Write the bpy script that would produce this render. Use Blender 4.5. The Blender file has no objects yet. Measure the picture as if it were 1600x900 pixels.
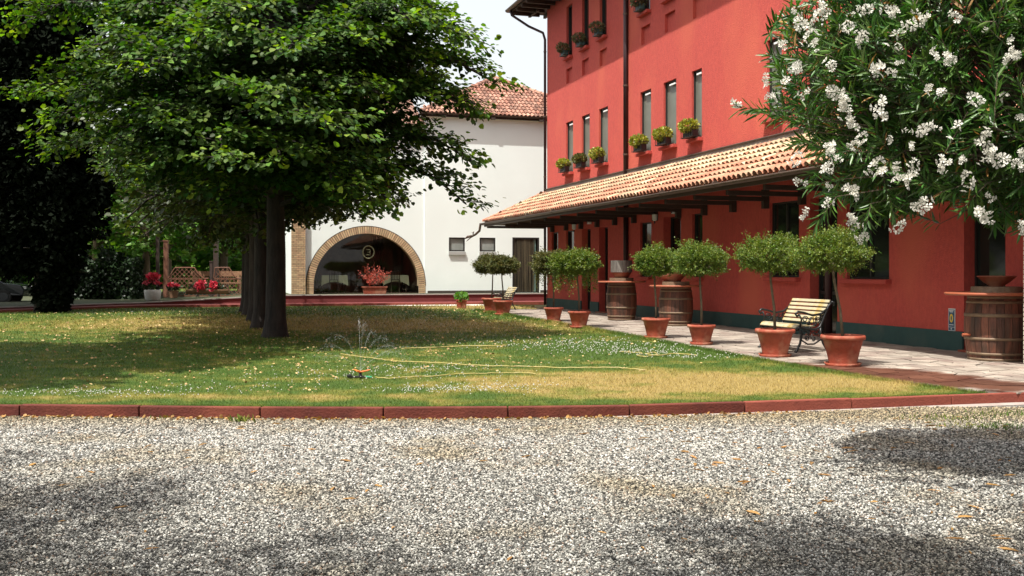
import bpy, math, random
import numpy as np
from mathutils import Vector, Matrix
C = bpy.context.scene.collection
S = bpy.context.scene
rng = np.random.default_rng(7)
random.seed(7)
PI = math.pi
F = 1600.0; HOR = 422.0; CH = 1.6
# ------------------------------------------------------------------ camera
cd = bpy.data.cameras.new('camera'); cam = bpy.data.objects.new('camera', cd); C.objects.link(cam)
cam.location = (0, 0, CH); cam.rotation_euler = (PI/2, 0, 0)
cd.sensor_width = 36; cd.lens = 36.0; cd.shift_y = -28/1600; cd.clip_end = 3000; cd.clip_start = 0.05
S.camera = cam
# ------------------------------------------------------------------ light
SUN_EL = math.radians(65); SH = (-0.62, -0.785)
w = bpy.data.worlds.new("World"); S.world = w; w.use_nodes = True
nt = w.node_tree; bg = nt.nodes['Background']
sk = nt.nodes.new('ShaderNodeTexSky'); sk.sky_type = 'NISHITA'; sk.sun_disc = False
sk.sun_elevation = SUN_EL; sk.sun_rotation = math.atan2(SH[0], SH[1]); sk.dust_density = 6.0; sk.air_density = 1.3; sk.ozone_density = 1.0
hz = nt.nodes.new('ShaderNodeMixRGB'); hz.inputs[0].default_value = 0.42; hz.inputs[2].default_value = (8.4, 8.2, 7.9, 1)
nt.links.new(sk.outputs[0], hz.inputs[1]); nt.links.new(hz.outputs[0], bg.inputs[0]); bg.inputs[1].default_value = 0.13
sd = bpy.data.lights.new('sun', 'SUN'); sun = bpy.data.objects.new('sun', sd); C.objects.link(sun)
sd.energy = 5.0; sd.angle = math.radians(0.5); sd.color = (1, .965, .90)
sun.rotation_euler = Vector((SH[0]*math.cos(SUN_EL), SH[1]*math.cos(SUN_EL), math.sin(SUN_EL))).to_track_quat('Z', 'Y').to_euler()
S.view_settings.view_transform = 'Standard'; S.view_settings.look = 'None'
S.view_settings.exposure = 0.65; S.view_settings.gamma = 1.0

# ------------------------------------------------------------------ helpers
def gp(px, py, h=0.0):
    Z = F*(CH-h)/(py-HOR); return ((px-800)/F*Z, Z, h)
def pz(px, Z, py=None):
    return ((px-800)/F*Z, Z, CH+(HOR-py)/F*Z) if py is not None else ((px-800)/F*Z, Z)

class MB:
    def __init__(s): s.v = []; s.f = []; s.n = 0
    def add(s, vs, fs, M=None):
        if M is not None: vs = [tuple(M @ Vector(p)) for p in vs]
        s.v.extend([tuple(p) for p in vs]); s.f.extend([tuple(i+s.n for i in f) for f in fs]); s.n += len(vs); return s
    def box(s, c, d, M=None, taper=1.0):
        x, y, z = c; a, b, h = d[0]/2, d[1]/2, d[2]/2; t = taper
        vs = [(x-a, y-b, z-h), (x+a, y-b, z-h), (x+a, y+b, z-h), (x-a, y+b, z-h), (x-a*t, y-b*t, z+h), (x+a*t, y-b*t, z+h), (x+a*t, y+b*t, z+h), (x-a*t, y+b*t, z+h)]
        return s.add(vs, [(0,3,2,1), (4,5,6,7), (0,1,5,4), (1,2,6,5), (2,3,7,6), (3,0,4,7)], M)
    def tube(s, pts, r, n=8, M=None, cap=True):
        pts = [Vector(p) for p in pts]; R = r if isinstance(r, (list, tuple)) else [r]*len(pts)
        vs = []; fs = []; up = None
        for i, p in enumerate(pts):
            d = (pts[min(i+1, len(pts)-1)]-pts[max(i-1, 0)])
            if d.length < 1e-9: d = Vector((0,0,1))
            d.normalize()
            if up is None:
                up = d.orthogonal().normalized()
            else:
                up = (up-d*up.dot(d))
                up = up.normalized() if up.length > 1e-6 else d.orthogonal().normalized()
            q = d.cross(up)
            for k in range(n):
                a = 2*PI*k/n; vs.append(p+(up*math.cos(a)+q*math.sin(a))*R[i])
        for i in range(len(pts)-1):
            for k in range(n):
                a = i*n+k; b = i*n+(k+1) % n; fs.append((a, b, b+n, a+n))
        if cap:
            fs.append(tuple(range(n-1, -1, -1))); m = (len(pts)-1)*n; fs.append(tuple(range(m, m+n)))
        return s.add(vs, fs, M)
    def lathe(s, prof, n=24, M=None, c=(0,0,0), cap=False):
        vs = []; fs = []
        for r, z in prof:
            for k in range(n):
                a = 2*PI*k/n; vs.append((c[0]+r*math.cos(a), c[1]+r*math.sin(a), c[2]+z))
        for i in range(len(prof)-1):
            for k in range(n):
                a = i*n+k; b = i*n+(k+1) % n; fs.append((a, b, b+n, a+n))
        if cap:
            fs.append(tuple(range(n-1, -1, -1))); m = (len(prof)-1)*n; fs.append(tuple(range(m, m+n)))
        return s.add(vs, fs, M)
    def prism(s, poly, z0, z1, M=None):
        n = len(poly); vs = [(x, y, z0) for x, y in poly]+[(x, y, z1) for x, y in poly]
        fs = [tuple(range(n-1, -1, -1)), tuple(range(n, 2*n))]+[(i, (i+1) % n, (i+1) % n+n, i+n) for i in range(n)]
        return s.add(vs, fs, M)
    def mesh(s, name, mat, smooth=False):
        me = bpy.data.meshes.new(name); me.from_pydata(s.v, [], s.f)
        if mat: me.materials.append(mat)
        if smooth: me.polygons.foreach_set('use_smooth', [True]*len(me.polygons))
        me.update(); return me
    def build(s, name, mat, parent=None, smooth=False, kind=None, label=None, bevel=0):
        return link(name, s.mesh(name, mat, smooth), parent, kind, label, bevel)
def link(name, me, parent=None, kind=None, label=None, bevel=0, loc=None, rot=None):
    o = bpy.data.objects.new(name, me); C.objects.link(o)
    if parent: o.parent = parent
    if kind: o['kind'] = kind
    if label: o['label'] = label
    if loc is not None: o.location = loc
    if rot is not None: o.rotation_euler = rot
    if bevel:
        m = o.modifiers.new('bevel', 'BEVEL'); m.width = bevel; m.segments = 2; m.limit_method = 'ANGLE'
    return o
def thing(name, label, cat, loc=(0,0,0), rz=0, group=None):
    o = bpy.data.objects.new(name, None); C.objects.link(o); o.location = loc; o.rotation_euler = (0,0,rz)
    o.empty_display_size = .2
    return tag(o, label, cat, group)
def tag(o, label, cat, group=None):
    o['label'] = label; o['category'] = cat
    if group: o['group'] = group
    return o
def copy_tree(o, parent=None):
    c = o.copy(); C.objects.link(c); c.parent = parent
    for ch in o.children: copy_tree(ch, c)
    return c
def npmesh(name, V, Q, mat, smooth=False):
    """V (n,3); Q (m,k) faces all k sided"""
    me = bpy.data.meshes.new(name); k = Q.shape[1]
    me.vertices.add(len(V)); me.vertices.foreach_set('co', V.astype(np.float32).ravel())
    me.loops.add(Q.size); me.loops.foreach_set('vertex_index', Q.astype(np.int32).ravel())
    me.polygons.add(len(Q)); me.polygons.foreach_set('loop_start', np.arange(0, Q.size, k, dtype=np.int32))
    me.polygons.foreach_set('loop_total', np.full(len(Q), k, dtype=np.int32))
    if smooth: me.polygons.foreach_set('use_smooth', np.ones(len(Q), dtype=bool))
    me.materials.append(mat); me.update(calc_edges=True); me.validate(); return me

# ------------------------------------------------------------------ materials
def mat(name, c1, c2=None, scale=3.0, rough=.8, bump=0.0, bscale=None, metal=0.0, spec=.5, detail=6, isl=0.0, c3=None, sc3=.5, obj=False, trans=0.0, stretch=None, hue=0.0, tip=None):
    m = bpy.data.materials.new(name); m.use_nodes = True; N = m.node_tree.nodes; L = m.node_tree.links
    b = N['Principled BSDF']; b.inputs['Roughness'].default_value = rough; b.inputs['Metallic'].default_value = metal
    b.inputs['Specular IOR Level'].default_value = spec
    c1 = (*c1, 1); c2 = (*(c2 or c1[:3]), 1)
    if obj:
        tc = N.new('ShaderNodeTexCoord'); vec = tc.outputs['Object']
    else:
        g = N.new('ShaderNodeNewGeometry'); vec = g.outputs['Position']
    if stretch:
        mp = N.new('ShaderNodeMapping'); mp.inputs['Scale'].default_value = stretch; L.new(vec, mp.inputs[0]); vec = mp.outputs[0]
    n = N.new('ShaderNodeTexNoise'); n.inputs['Scale'].default_value = scale; n.inputs['Detail'].default_value = detail; n.inputs['Roughness'].default_value = .65
    L.new(vec, n.inputs['Vector'])
    r = N.new('ShaderNodeValToRGB'); r.color_ramp.elements[0].position = .36; r.color_ramp.elements[1].position = .66
    r.color_ramp.elements[0].color = c1; r.color_ramp.elements[1].color = c2
    L.new(n.outputs[0], r.inputs[0]); col = r.outputs[0]
    if c3 is not None:
        n3 = N.new('ShaderNodeTexNoise'); n3.inputs['Scale'].default_value = sc3; n3.inputs['Detail'].default_value = 4; L.new(vec, n3.inputs['Vector'])
        r3 = N.new('ShaderNodeValToRGB'); r3.color_ramp.elements[0].position = .48; r3.color_ramp.elements[1].position = .66; L.new(n3.outputs[0], r3.inputs[0])
        mx = N.new('ShaderNodeMixRGB'); L.new(r3.outputs[0], mx.inputs[0]); L.new(col, mx.inputs[1]); mx.inputs[2].default_value = (*c3, 1); col = mx.outputs[0]
    if tip is not None:
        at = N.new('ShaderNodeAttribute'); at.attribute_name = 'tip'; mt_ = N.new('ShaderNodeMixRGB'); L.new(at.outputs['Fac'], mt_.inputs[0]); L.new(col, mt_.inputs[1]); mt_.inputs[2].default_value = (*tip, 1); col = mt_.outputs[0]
    if isl:
        g2 = N.new('ShaderNodeNewGeometry'); oi = N.new('ShaderNodeObjectInfo')
        ad = N.new('ShaderNodeMath'); ad.operation = 'ADD'; L.new(g2.outputs['Random Per Island'], ad.inputs[0]); L.new(oi.outputs['Random'], ad.inputs[1])
        fr = N.new('ShaderNodeMath'); fr.operation = 'FRACT'; L.new(ad.outputs[0], fr.inputs[0])
        mr = N.new('ShaderNodeMapRange'); mr.inputs[3].default_value = 1-isl; mr.inputs[4].default_value = 1+isl; L.new(fr.outputs[0], mr.inputs[0])
        hs = N.new('ShaderNodeHueSaturation'); L.new(mr.outputs[0], hs.inputs['Value']); L.new(col, hs.inputs['Color']); col = hs.outputs[0]
        if hue:
            fr2 = N.new('ShaderNodeMath'); fr2.operation = 'MULTIPLY'; L.new(fr.outputs[0], fr2.inputs[0]); fr2.inputs[1].default_value = 7.13
            fr3 = N.new('ShaderNodeMath'); fr3.operation = 'FRACT'; L.new(fr2.outputs[0], fr3.inputs[0])
            mr2 = N.new('ShaderNodeMapRange'); mr2.inputs[3].default_value = .5-hue; mr2.inputs[4].default_value = .5+hue*.6; L.new(fr3.outputs[0], mr2.inputs[0]); L.new(mr2.outputs[0], hs.inputs['Hue'])
    L.new(col, b.inputs['Base Color'])
    if bump:
        nb = N.new('ShaderNodeTexNoise'); nb.inputs['Scale'].default_value = bscale or scale*6; nb.inputs['Detail'].default_value = 5; L.new(vec, nb.inputs['Vector'])
        bp = N.new('ShaderNodeBump'); bp.inputs['Strength'].default_value = bump; bp.inputs['Distance'].default_value = .02
        L.new(nb.outputs[0], bp.inputs['Height']); L.new(bp.outputs[0], b.inputs['Normal'])
    if trans:
        tl = N.new('ShaderNodeBsdfTranslucent'); hs2 = N.new('ShaderNodeHueSaturation'); hs2.inputs['Saturation'].default_value = 1.15; hs2.inputs['Value'].default_value = 1.5
        L.new(col, hs2.inputs['Color']); L.new(hs2.outputs[0], tl.inputs[0])
        ms = N.new('ShaderNodeMixShader'); ms.inputs[0].default_value = trans; L.new(b.outputs[0], ms.inputs[1]); L.new(tl.outputs[0], ms.inputs[2])
        L.new(ms.outputs[0], N['Material Output'].inputs['Surface'])
    m['_col'] = 1
    return m
def glass_mat(name, col, rough=.08, spec=.5):
    m = mat(name, col, tuple(c*1.5 for c in col), 1.5, rough, spec=spec); return m

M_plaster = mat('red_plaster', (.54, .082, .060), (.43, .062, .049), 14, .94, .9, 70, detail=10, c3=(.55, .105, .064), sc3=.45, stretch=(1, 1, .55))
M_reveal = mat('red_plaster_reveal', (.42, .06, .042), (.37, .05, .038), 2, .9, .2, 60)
M_plinth = mat('green_plinth_paint', (.022, .058, .055), (.03, .075, .068), 2.5, .8, .3, 50, c3=(.05, .08, .07), sc3=1.2)
M_white = mat('white_plaster', (.78, .84, .81), (.74, .80, .77), .6, .9, .12, 40, c3=(.75, .80, .77), sc3=.25)
M_brick = mat('buff_brick', (.50, .38, .22), (.44, .27, .16), 4, .9, .4, 60, isl=.22)
M_mortar = mat('mortar', (.16, .13, .095), (.12, .10, .075), 8, .95, .3)
M_palebrick = mat('pale_brick', (.52, .48, .39), (.44, .40, .32), 5, .9, .3, isl=.15)
M_darkjoint = mat('dark_joint', (.06, .05, .04), None, 5, .95)
M_tile = mat('canopy_tile', (.36, .145, .085), (.42, .20, .12), 1.2, .85, .3, 40, isl=.18, c3=(.40, .27, .17), sc3=1.0)
M_tile2 = mat('bleached_tile', (.46, .37, .23), (.42, .28, .17), 1.5, .85, .3, 40, isl=.32)
M_rooft = mat('roof_tile', (.20, .085, .058), (.34, .20, .14), 3, .85, .3, 40, isl=.45, c3=(.2, .08, .05), sc3=1.3)
M_dkwood = mat('dark_timber', (.028, .016, .011), (.05, .028, .018), 4, .75, .3, stretch=(1, 1, 4))
M_gutter = mat('brown_metal', (.075, .048, .034), (.10, .066, .048), 3, .5, .1, metal=.3)
M_pipe = mat('copper_brown_pipe', (.03, .012, .014), (.045, .02, .02), 3, .45, metal=.4)
M_flash = mat('lead_flashing', (.16, .12, .10), (.22, .17, .14), 3, .6, .2)
M_glass = glass_mat('window_glass', (.012, .014, .012), .06)
M_blind = mat('greygreen_blind', (.12, .13, .105), (.16, .17, .14), 2, .35, spec=.6)
M_frame = mat('dark_frame', (.02, .018, .016), None, 5, .5)
M_whiteplastic = mat('white_enamel', (.8, .8, .78), None, 5, .4)
M_terra = mat('terracotta', (.33, .066, .030), (.22, .040, .020), 5, .75, .35, 50, obj=True, c3=(.36, .15, .09), sc3=3.2, isl=.10)
M_terrarim = M_terra
M_soil = mat('soil', (.04, .028, .02), (.07, .05, .035), 12, .95, .6)
M_bark = mat('dark_bark', (.010, .0075, .006), (.034, .025, .019), 9, .95, 1.0, 30, stretch=(1, 1, .22))
M_soil2 = mat('terrace_earth', (.035, .045, .018), (.06, .065, .03), 2, .95, .4)
M_barklite = mat('brown_bark', (.12, .085, .055), (.2, .15, .10), 6, .95, .8, 25, stretch=(1, 1, .3))
M_stem = mat('young_bark', (.10, .075, .05), (.16, .12, .08), 12, .9, .4)
M_lime = mat('lime_leaf', (.014, .042, .008), (.040, .095, .014), .9, .55, isl=.5, trans=.32, hue=.03, spec=.25, tip=(.22, .36, .05))  # tip: yellower young growth, with sun highlights put into the colour too
M_lime2 = mat('lime_leaf_olive', (.018, .036, .009), (.038, .060, .013), .8, .5, isl=.5, trans=.28, hue=.035, tip=(.09, .15, .025))  # same tip colouring, young growth plus painted highlight
M_yew = mat('shaded_black_leaf', (.0025, .004, .002), (.004, .007, .003), 2, .8, isl=.3, spec=.05)  # heavy shade is put into this leaf colour
M_bgleaf = mat('background_leaf', (.08, .20, .03), (.15, .30, .045), .5, .5, isl=.4, trans=.3, hue=.03)
M_hedge = mat('hedge_leaf', (.010, .026, .008), (.022, .045, .012), 1, .5, isl=.5, trans=.12)
M_box = mat('topiary_leaf', (.06, .125, .016), (.16, .21, .030), 6, .5, isl=.5, trans=.25, hue=.04)
M_boxb = mat('topiary_leaf_brown', (.06, .085, .018), (.14, .13, .032), 6, .55, isl=.5, trans=.2, hue=.04)
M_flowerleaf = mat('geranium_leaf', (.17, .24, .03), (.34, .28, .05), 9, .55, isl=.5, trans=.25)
M_flowerleafshade = mat('geranium_leaf_shade', (.07, .10, .03), (.15, .10, .05), 9, .6, isl=.5, trans=.2)  # darker leaf copy for boxes not lit, shade put into the colour
M_ole = mat('oleander_leaf', (.03, .095, .018), (.095, .185, .034), 2.5, .38, isl=.5, trans=.22, hue=.03, spec=.55, obj=True)
M_oledry = mat('oleander_dry_leaf', (.26, .13, .04), (.34, .20, .06), 4, .6, isl=.4, trans=.2)
M_petal = mat('white_petal', (.62, .60, .53), (.70, .68, .62), 5, .6, isl=.06, trans=.3)
M_pinkpetal = mat('pink_petal', (.55, .06, .10), (.62, .10, .12), 5, .6, isl=.3, trans=.2)
M_redfol = mat('red_foliage', (.42, .08, .06), (.5, .13, .09), 5, .6, isl=.4, trans=.25)
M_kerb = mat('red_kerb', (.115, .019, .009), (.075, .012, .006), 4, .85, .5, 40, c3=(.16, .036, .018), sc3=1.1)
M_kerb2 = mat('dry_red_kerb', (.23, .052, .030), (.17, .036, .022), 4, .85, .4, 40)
M_redwall = mat('low_red_wall', (.17, .032, .030), (.13, .026, .024), 2, .9, .3)
M_coping = mat('pale_coping', (.27, .225, .20), (.33, .28, .25), 3, .85, .2)
M_iron = mat('black_cast_iron', (.012, .012, .012), (.02, .02, .02), 8, .4, metal=.3)
M_slat = mat('cream_bench_slat', (.36, .32, .21), (.44, .39, .26), 6, .55, .1, stretch=(1, 1, 1), c3=(.42, .29, .09), sc3=4, obj=True)
M_oak = mat('barrel_oak', (.16, .055, .028), (.10, .035, .02), 5, .6, .5, 20, isl=.3, obj=True, stretch=(4, 4, .7), c3=(.05, .025, .015), sc3=1.5)
M_hoop = mat('rusty_hoop', (.20, .14, .085), (.14, .09, .055), 7, .6, .3, obj=True, metal=.2)
M_tabletop = mat('red_tabletop', (.34, .095, .04), (.27, .07, .035), 5, .5, .1, obj=True)
M_zinc = mat('weathered_zinc', (.30, .28, .25), (.14, .12, .11), 4, .5, .2, obj=True, metal=.5, stretch=(3, 3, .5))
M_hose = mat('yellow_hose', (.30, .25, .06), (.36, .30, .12), 6, .5)
M_orange = mat('orange_plastic', (.75, .16, .03), None, 5, .4)
M_blackpl = mat('black_plastic', (.015, .015, .015), None, 5, .4)
M_greenpl = mat('green_plastic', (.02, .25, .12), None, 5, .4)
M_whitestone = mat('white_stone_pot', (.5, .49, .45), (.62, .6, .56), 5, .85, .4, obj=True)
M_cloth = mat('pale_green_cloth', (.58, .62, .42), (.66, .68, .5), 6, .8)
M_dryleaf = mat('fallen_leaf', (.28, .17, .06), (.42, .32, .14), 3, .7, isl=.45, hue=.02)
M_clover = mat('clover_flower', (.45, .45, .40), None, 5, .8, isl=.12)
M_curtain = mat('brown_bead_strand', (.055, .045, .025), (.09, .07, .04), 20, .6, isl=.4)
M_teal = mat('teal_door_glass', (.12, .2, .18), (.16, .24, .2), 2, .2)
M_interior = mat('restaurant_interior', (.14, .09, .06), (.24, .16, .10), 1.2, .8)
M_trellis = mat('trellis_wood', (.13, .05, .025), (.18, .075, .04), 6, .7)
M_log = mat('log_planter_wood', (.28, .15, .08), (.20, .11, .06), 4, .8, .4, stretch=(1, 1, 6))
M_blue = mat('plaque_blue', (.03, .09, .16), None, 5, .4)
M_yellow = mat('plaque_yellow', (.75, .52, .06), None, 5, .4)
M_car = mat('dark_car_paint', (.02, .024, .03), None, 5, .2, metal=.3)
M_tyre = mat('tyre', (.015, .015, .015), None, 5, .8)
M_redlamp = mat('tail_lamp', (.4, .02, .02), None, 5, .2)
M_lampglass = mat('lantern_glass', (.6, .62, .58), None, 5, .2)

# gravel material
def gravel_mat():
    m = mat('gravel_ground', (.10, .095, .083), (.17, .16, .14), 1.2, .95)
    N = m.node_tree.nodes; L = m.node_tree.links; b = N['Principled BSDF']
    g = N.new('ShaderNodeNewGeometry')
    v = N.new('ShaderNodeTexVoronoi'); v.inputs['Scale'].default_value = 48; L.new(g.outputs['Position'], v.inputs['Vector'])
    hs = N.new('ShaderNodeHueSaturation'); old = b.inputs['Base Color'].links[0].from_socket; L.new(old, hs.inputs['Color'])
    sep = N.new('ShaderNodeSeparateColor'); L.new(v.outputs['Color'], sep.inputs[0])
    mr = N.new('ShaderNodeMapRange'); mr.inputs[3].default_value = .35; mr.inputs[4].default_value = 2.0; L.new(sep.outputs[0], mr.inputs[0])
    L.new(mr.outputs[0], hs.inputs['Value']); L.new(hs.outputs[0], b.inputs['Base Color'])
    bp = N.new('ShaderNodeBump'); bp.inputs['Strength'].default_value = 1; bp.inputs['Distance'].default_value = .012; bp.invert = True
    L.new(v.outputs['Distance'], bp.inputs['Height']); L.new(bp.outputs[0], b.inputs['Normal'])
    return m
M_gravel = gravel_mat()
def pebble_mat():
    m = bpy.data.materials.new('pebbles'); m.use_nodes = True; N = m.node_tree.nodes; L = m.node_tree.links; b = N['Principled BSDF']
    oi = N.new('ShaderNodeObjectInfo'); r = N.new('ShaderNodeValToRGB'); e = r.color_ramp
    e.elements[0].position = 0; e.elements[0].color = (.03, .03, .028, 1); e.elements[1].position = 1; e.elements[1].color = (.68, .66, .60, 1)
    for p, c in ((.25, (.08, .078, .07, 1)), (.5, (.20, .195, .17, 1)), (.78, (.46, .45, .40, 1)), (.84, (.22, .14, .09, 1)), (.87, (.42, .40, .36, 1))):
        x = e.elements.new(p); x.color = c
    L.new(oi.outputs['Random'], r.inputs[0])
    g = N.new('ShaderNodeNewGeometry'); sx = N.new('ShaderNodeSeparateXYZ'); L.new(g.outputs['Position'], sx.inputs[0])
    m1 = N.new('ShaderNodeMapRange'); m1.inputs[1].default_value = 10.9; m1.inputs[2].default_value = 11.9; L.new(sx.outputs['Y'], m1.inputs[0])
    nz = N.new('ShaderNodeTexNoise'); nz.inputs['Scale'].default_value = .7; nz.inputs['Detail'].default_value = 6; L.new(g.outputs['Position'], nz.inputs['Vector'])
    m2 = N.new('ShaderNodeMapRange'); m2.inputs[1].default_value = .5; m2.inputs[2].default_value = .68; m2.inputs[4].default_value = .8; L.new(nz.outputs[0], m2.inputs[0])
    mm = N.new('ShaderNodeMath'); mm.operation = 'MAXIMUM'; L.new(m1.outputs[0], mm.inputs[0]); L.new(m2.outputs[0], mm.inputs[1])
    mx = N.new('ShaderNodeMixRGB'); mx.blend_type = 'MULTIPLY'; L.new(mm.outputs[0], mx.inputs[0]); L.new(r.outputs[0], mx.inputs[1]); mx.inputs[2].default_value = (.80, .68, .48, 1)
    gn = N.new('ShaderNodeHueSaturation'); gn.inputs['Value'].default_value = .93; L.new(mx.outputs[0], gn.inputs['Color'])
    L.new(gn.outputs[0], b.inputs['Base Color']); b.inputs['Roughness'].default_value = .85
    return m
M_pebble = pebble_mat()
# lawn colour is driven by where the turf is green or dried out (patches fixed to the ground)
def lawn_mat(name, blade):
    m = bpy.data.materials.new(name); m.use_nodes = True; N = m.node_tree.nodes; L = m.node_tree.links; b = N['Principled BSDF']
    g = N.new('ShaderNodeNewGeometry'); P = g.outputs['Position']
    def noise(s, d=3):
        n = N.new('ShaderNodeTexNoise'); n.inputs['Scale'].default_value = s; n.inputs['Detail'].default_value = d; L.new(P, n.inputs['Vector']); return n.outputs[0]
    def blob(cx, cy, rx, ry):
        mp = N.new('ShaderNodeMapping'); mp.inputs['Location'].default_value = (-cx/rx, -cy/ry, 0); mp.inputs['Scale'].default_value = (1/rx, 1/ry, 0); L.new(P, mp.inputs[0])
        ln = N.new('ShaderNodeVectorMath'); ln.operation = 'LENGTH'; L.new(mp.outputs[0], ln.inputs[0])
        mr = N.new('ShaderNodeMapRange'); mr.inputs[1].default_value = .45; mr.inputs[2].default_value = 1.25; mr.inputs[3].default_value = 1; mr.inputs[4].default_value = 0; L.new(ln.outputs['Value'], mr.inputs[0]); return mr.outputs[0]
    def mth(op, a, c):
        x = N.new('ShaderNodeMath'); x.operation = op
        for i, q in enumerate((a, c)):
            if isinstance(q, (int, float)): x.inputs[i].default_value = q
            else: L.new(q, x.inputs[i])
        return x.outputs[0]
    dry = mth('ADD', mth('MULTIPLY', blob(2.4, 14.6, 3.6, 2.0), .85), mth('MULTIPLY', blob(4.2, 14.5, 2.2, .9), .4))
    dry = mth('ADD', dry, mth('MULTIPLY', blob(-1, 29, 5, 3.5), .55))
    dry = mth('ADD', dry, mth('MULTIPLY', blob(-3.5, 12.9, 4.0, .45), .35))
    dry = mth('ADD', dry, mth('MULTIPLY', blob(-8, 31, 7, 5.5), .7))
    dry = mth('ADD', dry, mth('MULTIPLY', blob(-1, 44, 6, 2.6), .9))
    dry = mth('SUBTRACT', dry, mth('MULTIPLY', blob(2.3, 20.5, 2.2, 2.2), .6))
    dry = mth('ADD', dry, mth('MULTIPLY', mth('SUBTRACT', noise(1.5, 7), .46), 2.5))
    dry = mth('ADD', dry, mth('MULTIPLY', mth('SUBTRACT', noise(9, 3), .5), .7 if blade else .5))
    r = N.new('ShaderNodeValToRGB'); L.new(dry, r.inputs[0]); e = r.color_ramp
    k = .88 if blade else .55
    e.elements[0].position = 0.0; e.elements[0].color = (.085*k, .155*k, .022*k, 1); e.elements[1].position = .9; e.elements[1].color = (.44*k, .33*k, .11*k, 1)
    x = e.elements.new(.28); x.color = (.155*k, .195*k, .03*k, 1); x = e.elements.new(.5); x.color = (.26*k, .25*k, .05*k, 1)
    mr = N.new('ShaderNodeMapRange'); mr.inputs[3].default_value = .55; mr.inputs[4].default_value = 1.45
    if blade: L.new(g.outputs['Random Per Island'], mr.inputs[0])
    else: L.new(noise(40, 4), mr.inputs[0])
    hs = N.new('ShaderNodeHueSaturation'); L.new(mr.outputs[0], hs.inputs['Value']); L.new(r.outputs[0], hs.inputs['Color'])
    L.new(hs.outputs[0], b.inputs['Base Color']); b.inputs['Roughness'].default_value = .7; b.inputs['Specular IOR Level'].default_value = .25
    if blade:
        tl = N.new('ShaderNodeBsdfTranslucent'); L.new(hs.outputs[0], tl.inputs[0]); ms = N.new('ShaderNodeMixShader'); ms.inputs[0].default_value = .3
        L.new(b.outputs[0], ms.inputs[1]); L.new(tl.outputs[0], ms.inputs[2]); L.new(ms.outputs[0], N['Material Output'].inputs['Surface'])
    else:
        bp = N.new('ShaderNodeBump'); bp.inputs['Strength'].default_value = .8; bp.inputs['Distance'].default_value = .03; L.new(noise(30, 5), bp.inputs['Height']); L.new(bp.outputs[0], b.inputs['Normal'])
    return m
M_lawn = lawn_mat('lawn_turf', False); M_blade = lawn_mat('grass_blade', True)
def slab_mat():
    m = mat('porphyry_slab', (.25, .205, .165), (.33, .285, .235), 2.2, .8, .5, 25, isl=.2, c3=(.20, .145, .12), sc3=1.4)
    N = m.node_tree.nodes; L = m.node_tree.links; b = N['Principled BSDF']; g = N.new('ShaderNodeNewGeometry')
    mp = N.new('ShaderNodeMapping'); mp.vector_type = 'POINT'; mp.inputs['Rotation'].default_value = (0, 0, math.radians(-28)); L.new(g.outputs['Position'], mp.inputs[0])
    # the patch of slabs wetted by the sprinkler, beside the lawn edge
    cx, cy = 5.85, 15.3; a = math.radians(-28); rx = cx*math.cos(a)-cy*math.sin(a); ry = cx*math.sin(a)+cy*math.cos(a)
    mp2 = N.new('ShaderNodeMapping'); mp2.inputs['Location'].default_value = (-rx/1.0, -ry/2.7, 0); mp2.inputs['Scale'].default_value = (1/1.0, 1/2.7, 0); L.new(mp.outputs[0], mp2.inputs[0])
    ln = N.new('ShaderNodeVectorMath'); ln.operation = 'LENGTH'; L.new(mp2.outputs[0], ln.inputs[0])
    nz = N.new('ShaderNodeTexNoise'); nz.inputs['Scale'].default_value = 2.2; nz.inputs['Detail'].default_value = 4; L.new(g.outputs['Position'], nz.inputs['Vector'])
    ad = N.new('ShaderNodeMath'); ad.operation = 'ADD'; L.new(ln.outputs['Value'], ad.inputs[0]); L.new(nz.outputs[0], ad.inputs[1])
    mr = N.new('ShaderNodeMapRange'); mr.inputs[1].default_value = 1.25; mr.inputs[2].default_value = 1.5; mr.inputs[3].default_value = 1; mr.inputs[4].default_value = 0; L.new(ad.outputs[0], mr.inputs[0])
    mx = N.new('ShaderNodeMixRGB'); old = b.inputs['Base Color'].links[0].from_socket; L.new(mr.outputs[0], mx.inputs[0]); L.new(old, mx.inputs[1])
    dk = N.new('ShaderNodeMixRGB'); dk.blend_type = 'MULTIPLY'; dk.inputs[0].default_value = 1; L.new(old, dk.inputs[1]); dk.inputs[2].default_value = (.38, .19, .14, 1); L.new(dk.outputs[0], mx.inputs[2])
    L.new(mx.outputs[0], b.inputs['Base Color'])
    rr = N.new('ShaderNodeMapRange'); rr.inputs[3].default_value = .85; rr.inputs[4].default_value = .45; L.new(mr.outputs[0], rr.inputs[0]); L.new(rr.outputs[0], b.inputs['Roughness'])
    return m
M_slab = slab_mat()
M_joint = mat('paving_joint', (.06, .048, .036), (.10, .08, .06), 10, .95, .3)
M_clearglass = bpy.data.materials.new('clear_shop_glass'); M_clearglass.use_nodes = True
_b = M_clearglass.node_tree.nodes['Principled BSDF']; _n = M_clearglass.node_tree
_t = _n.nodes.new('ShaderNodeBsdfTransparent'); _t.inputs[0].default_value = (.75, .78, .75, 1); _g = _n.nodes.new('ShaderNodeBsdfGlossy'); _g.inputs['Roughness'].default_value = .02
_m = _n.nodes.new('ShaderNodeMixShader'); _m.inputs[0].default_value = .05; _n.links.new(_t.outputs[0], _m.inputs[1]); _n.links.new(_g.outputs[0], _m.inputs[2]); _n.links.new(_m.outputs[0], _n.nodes['Material Output'].inputs['Surface'])
M_water = bpy.data.materials.new('water_spray'); M_water.use_nodes = True
_n = M_water.node_tree; _t = _n.nodes.new('ShaderNodeBsdfTransparent'); _d = _n.nodes['Principled BSDF']; _d.inputs['Base Color'].default_value = (.85, .88, .9, 1); _d.inputs['Roughness'].default_value = .2
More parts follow.
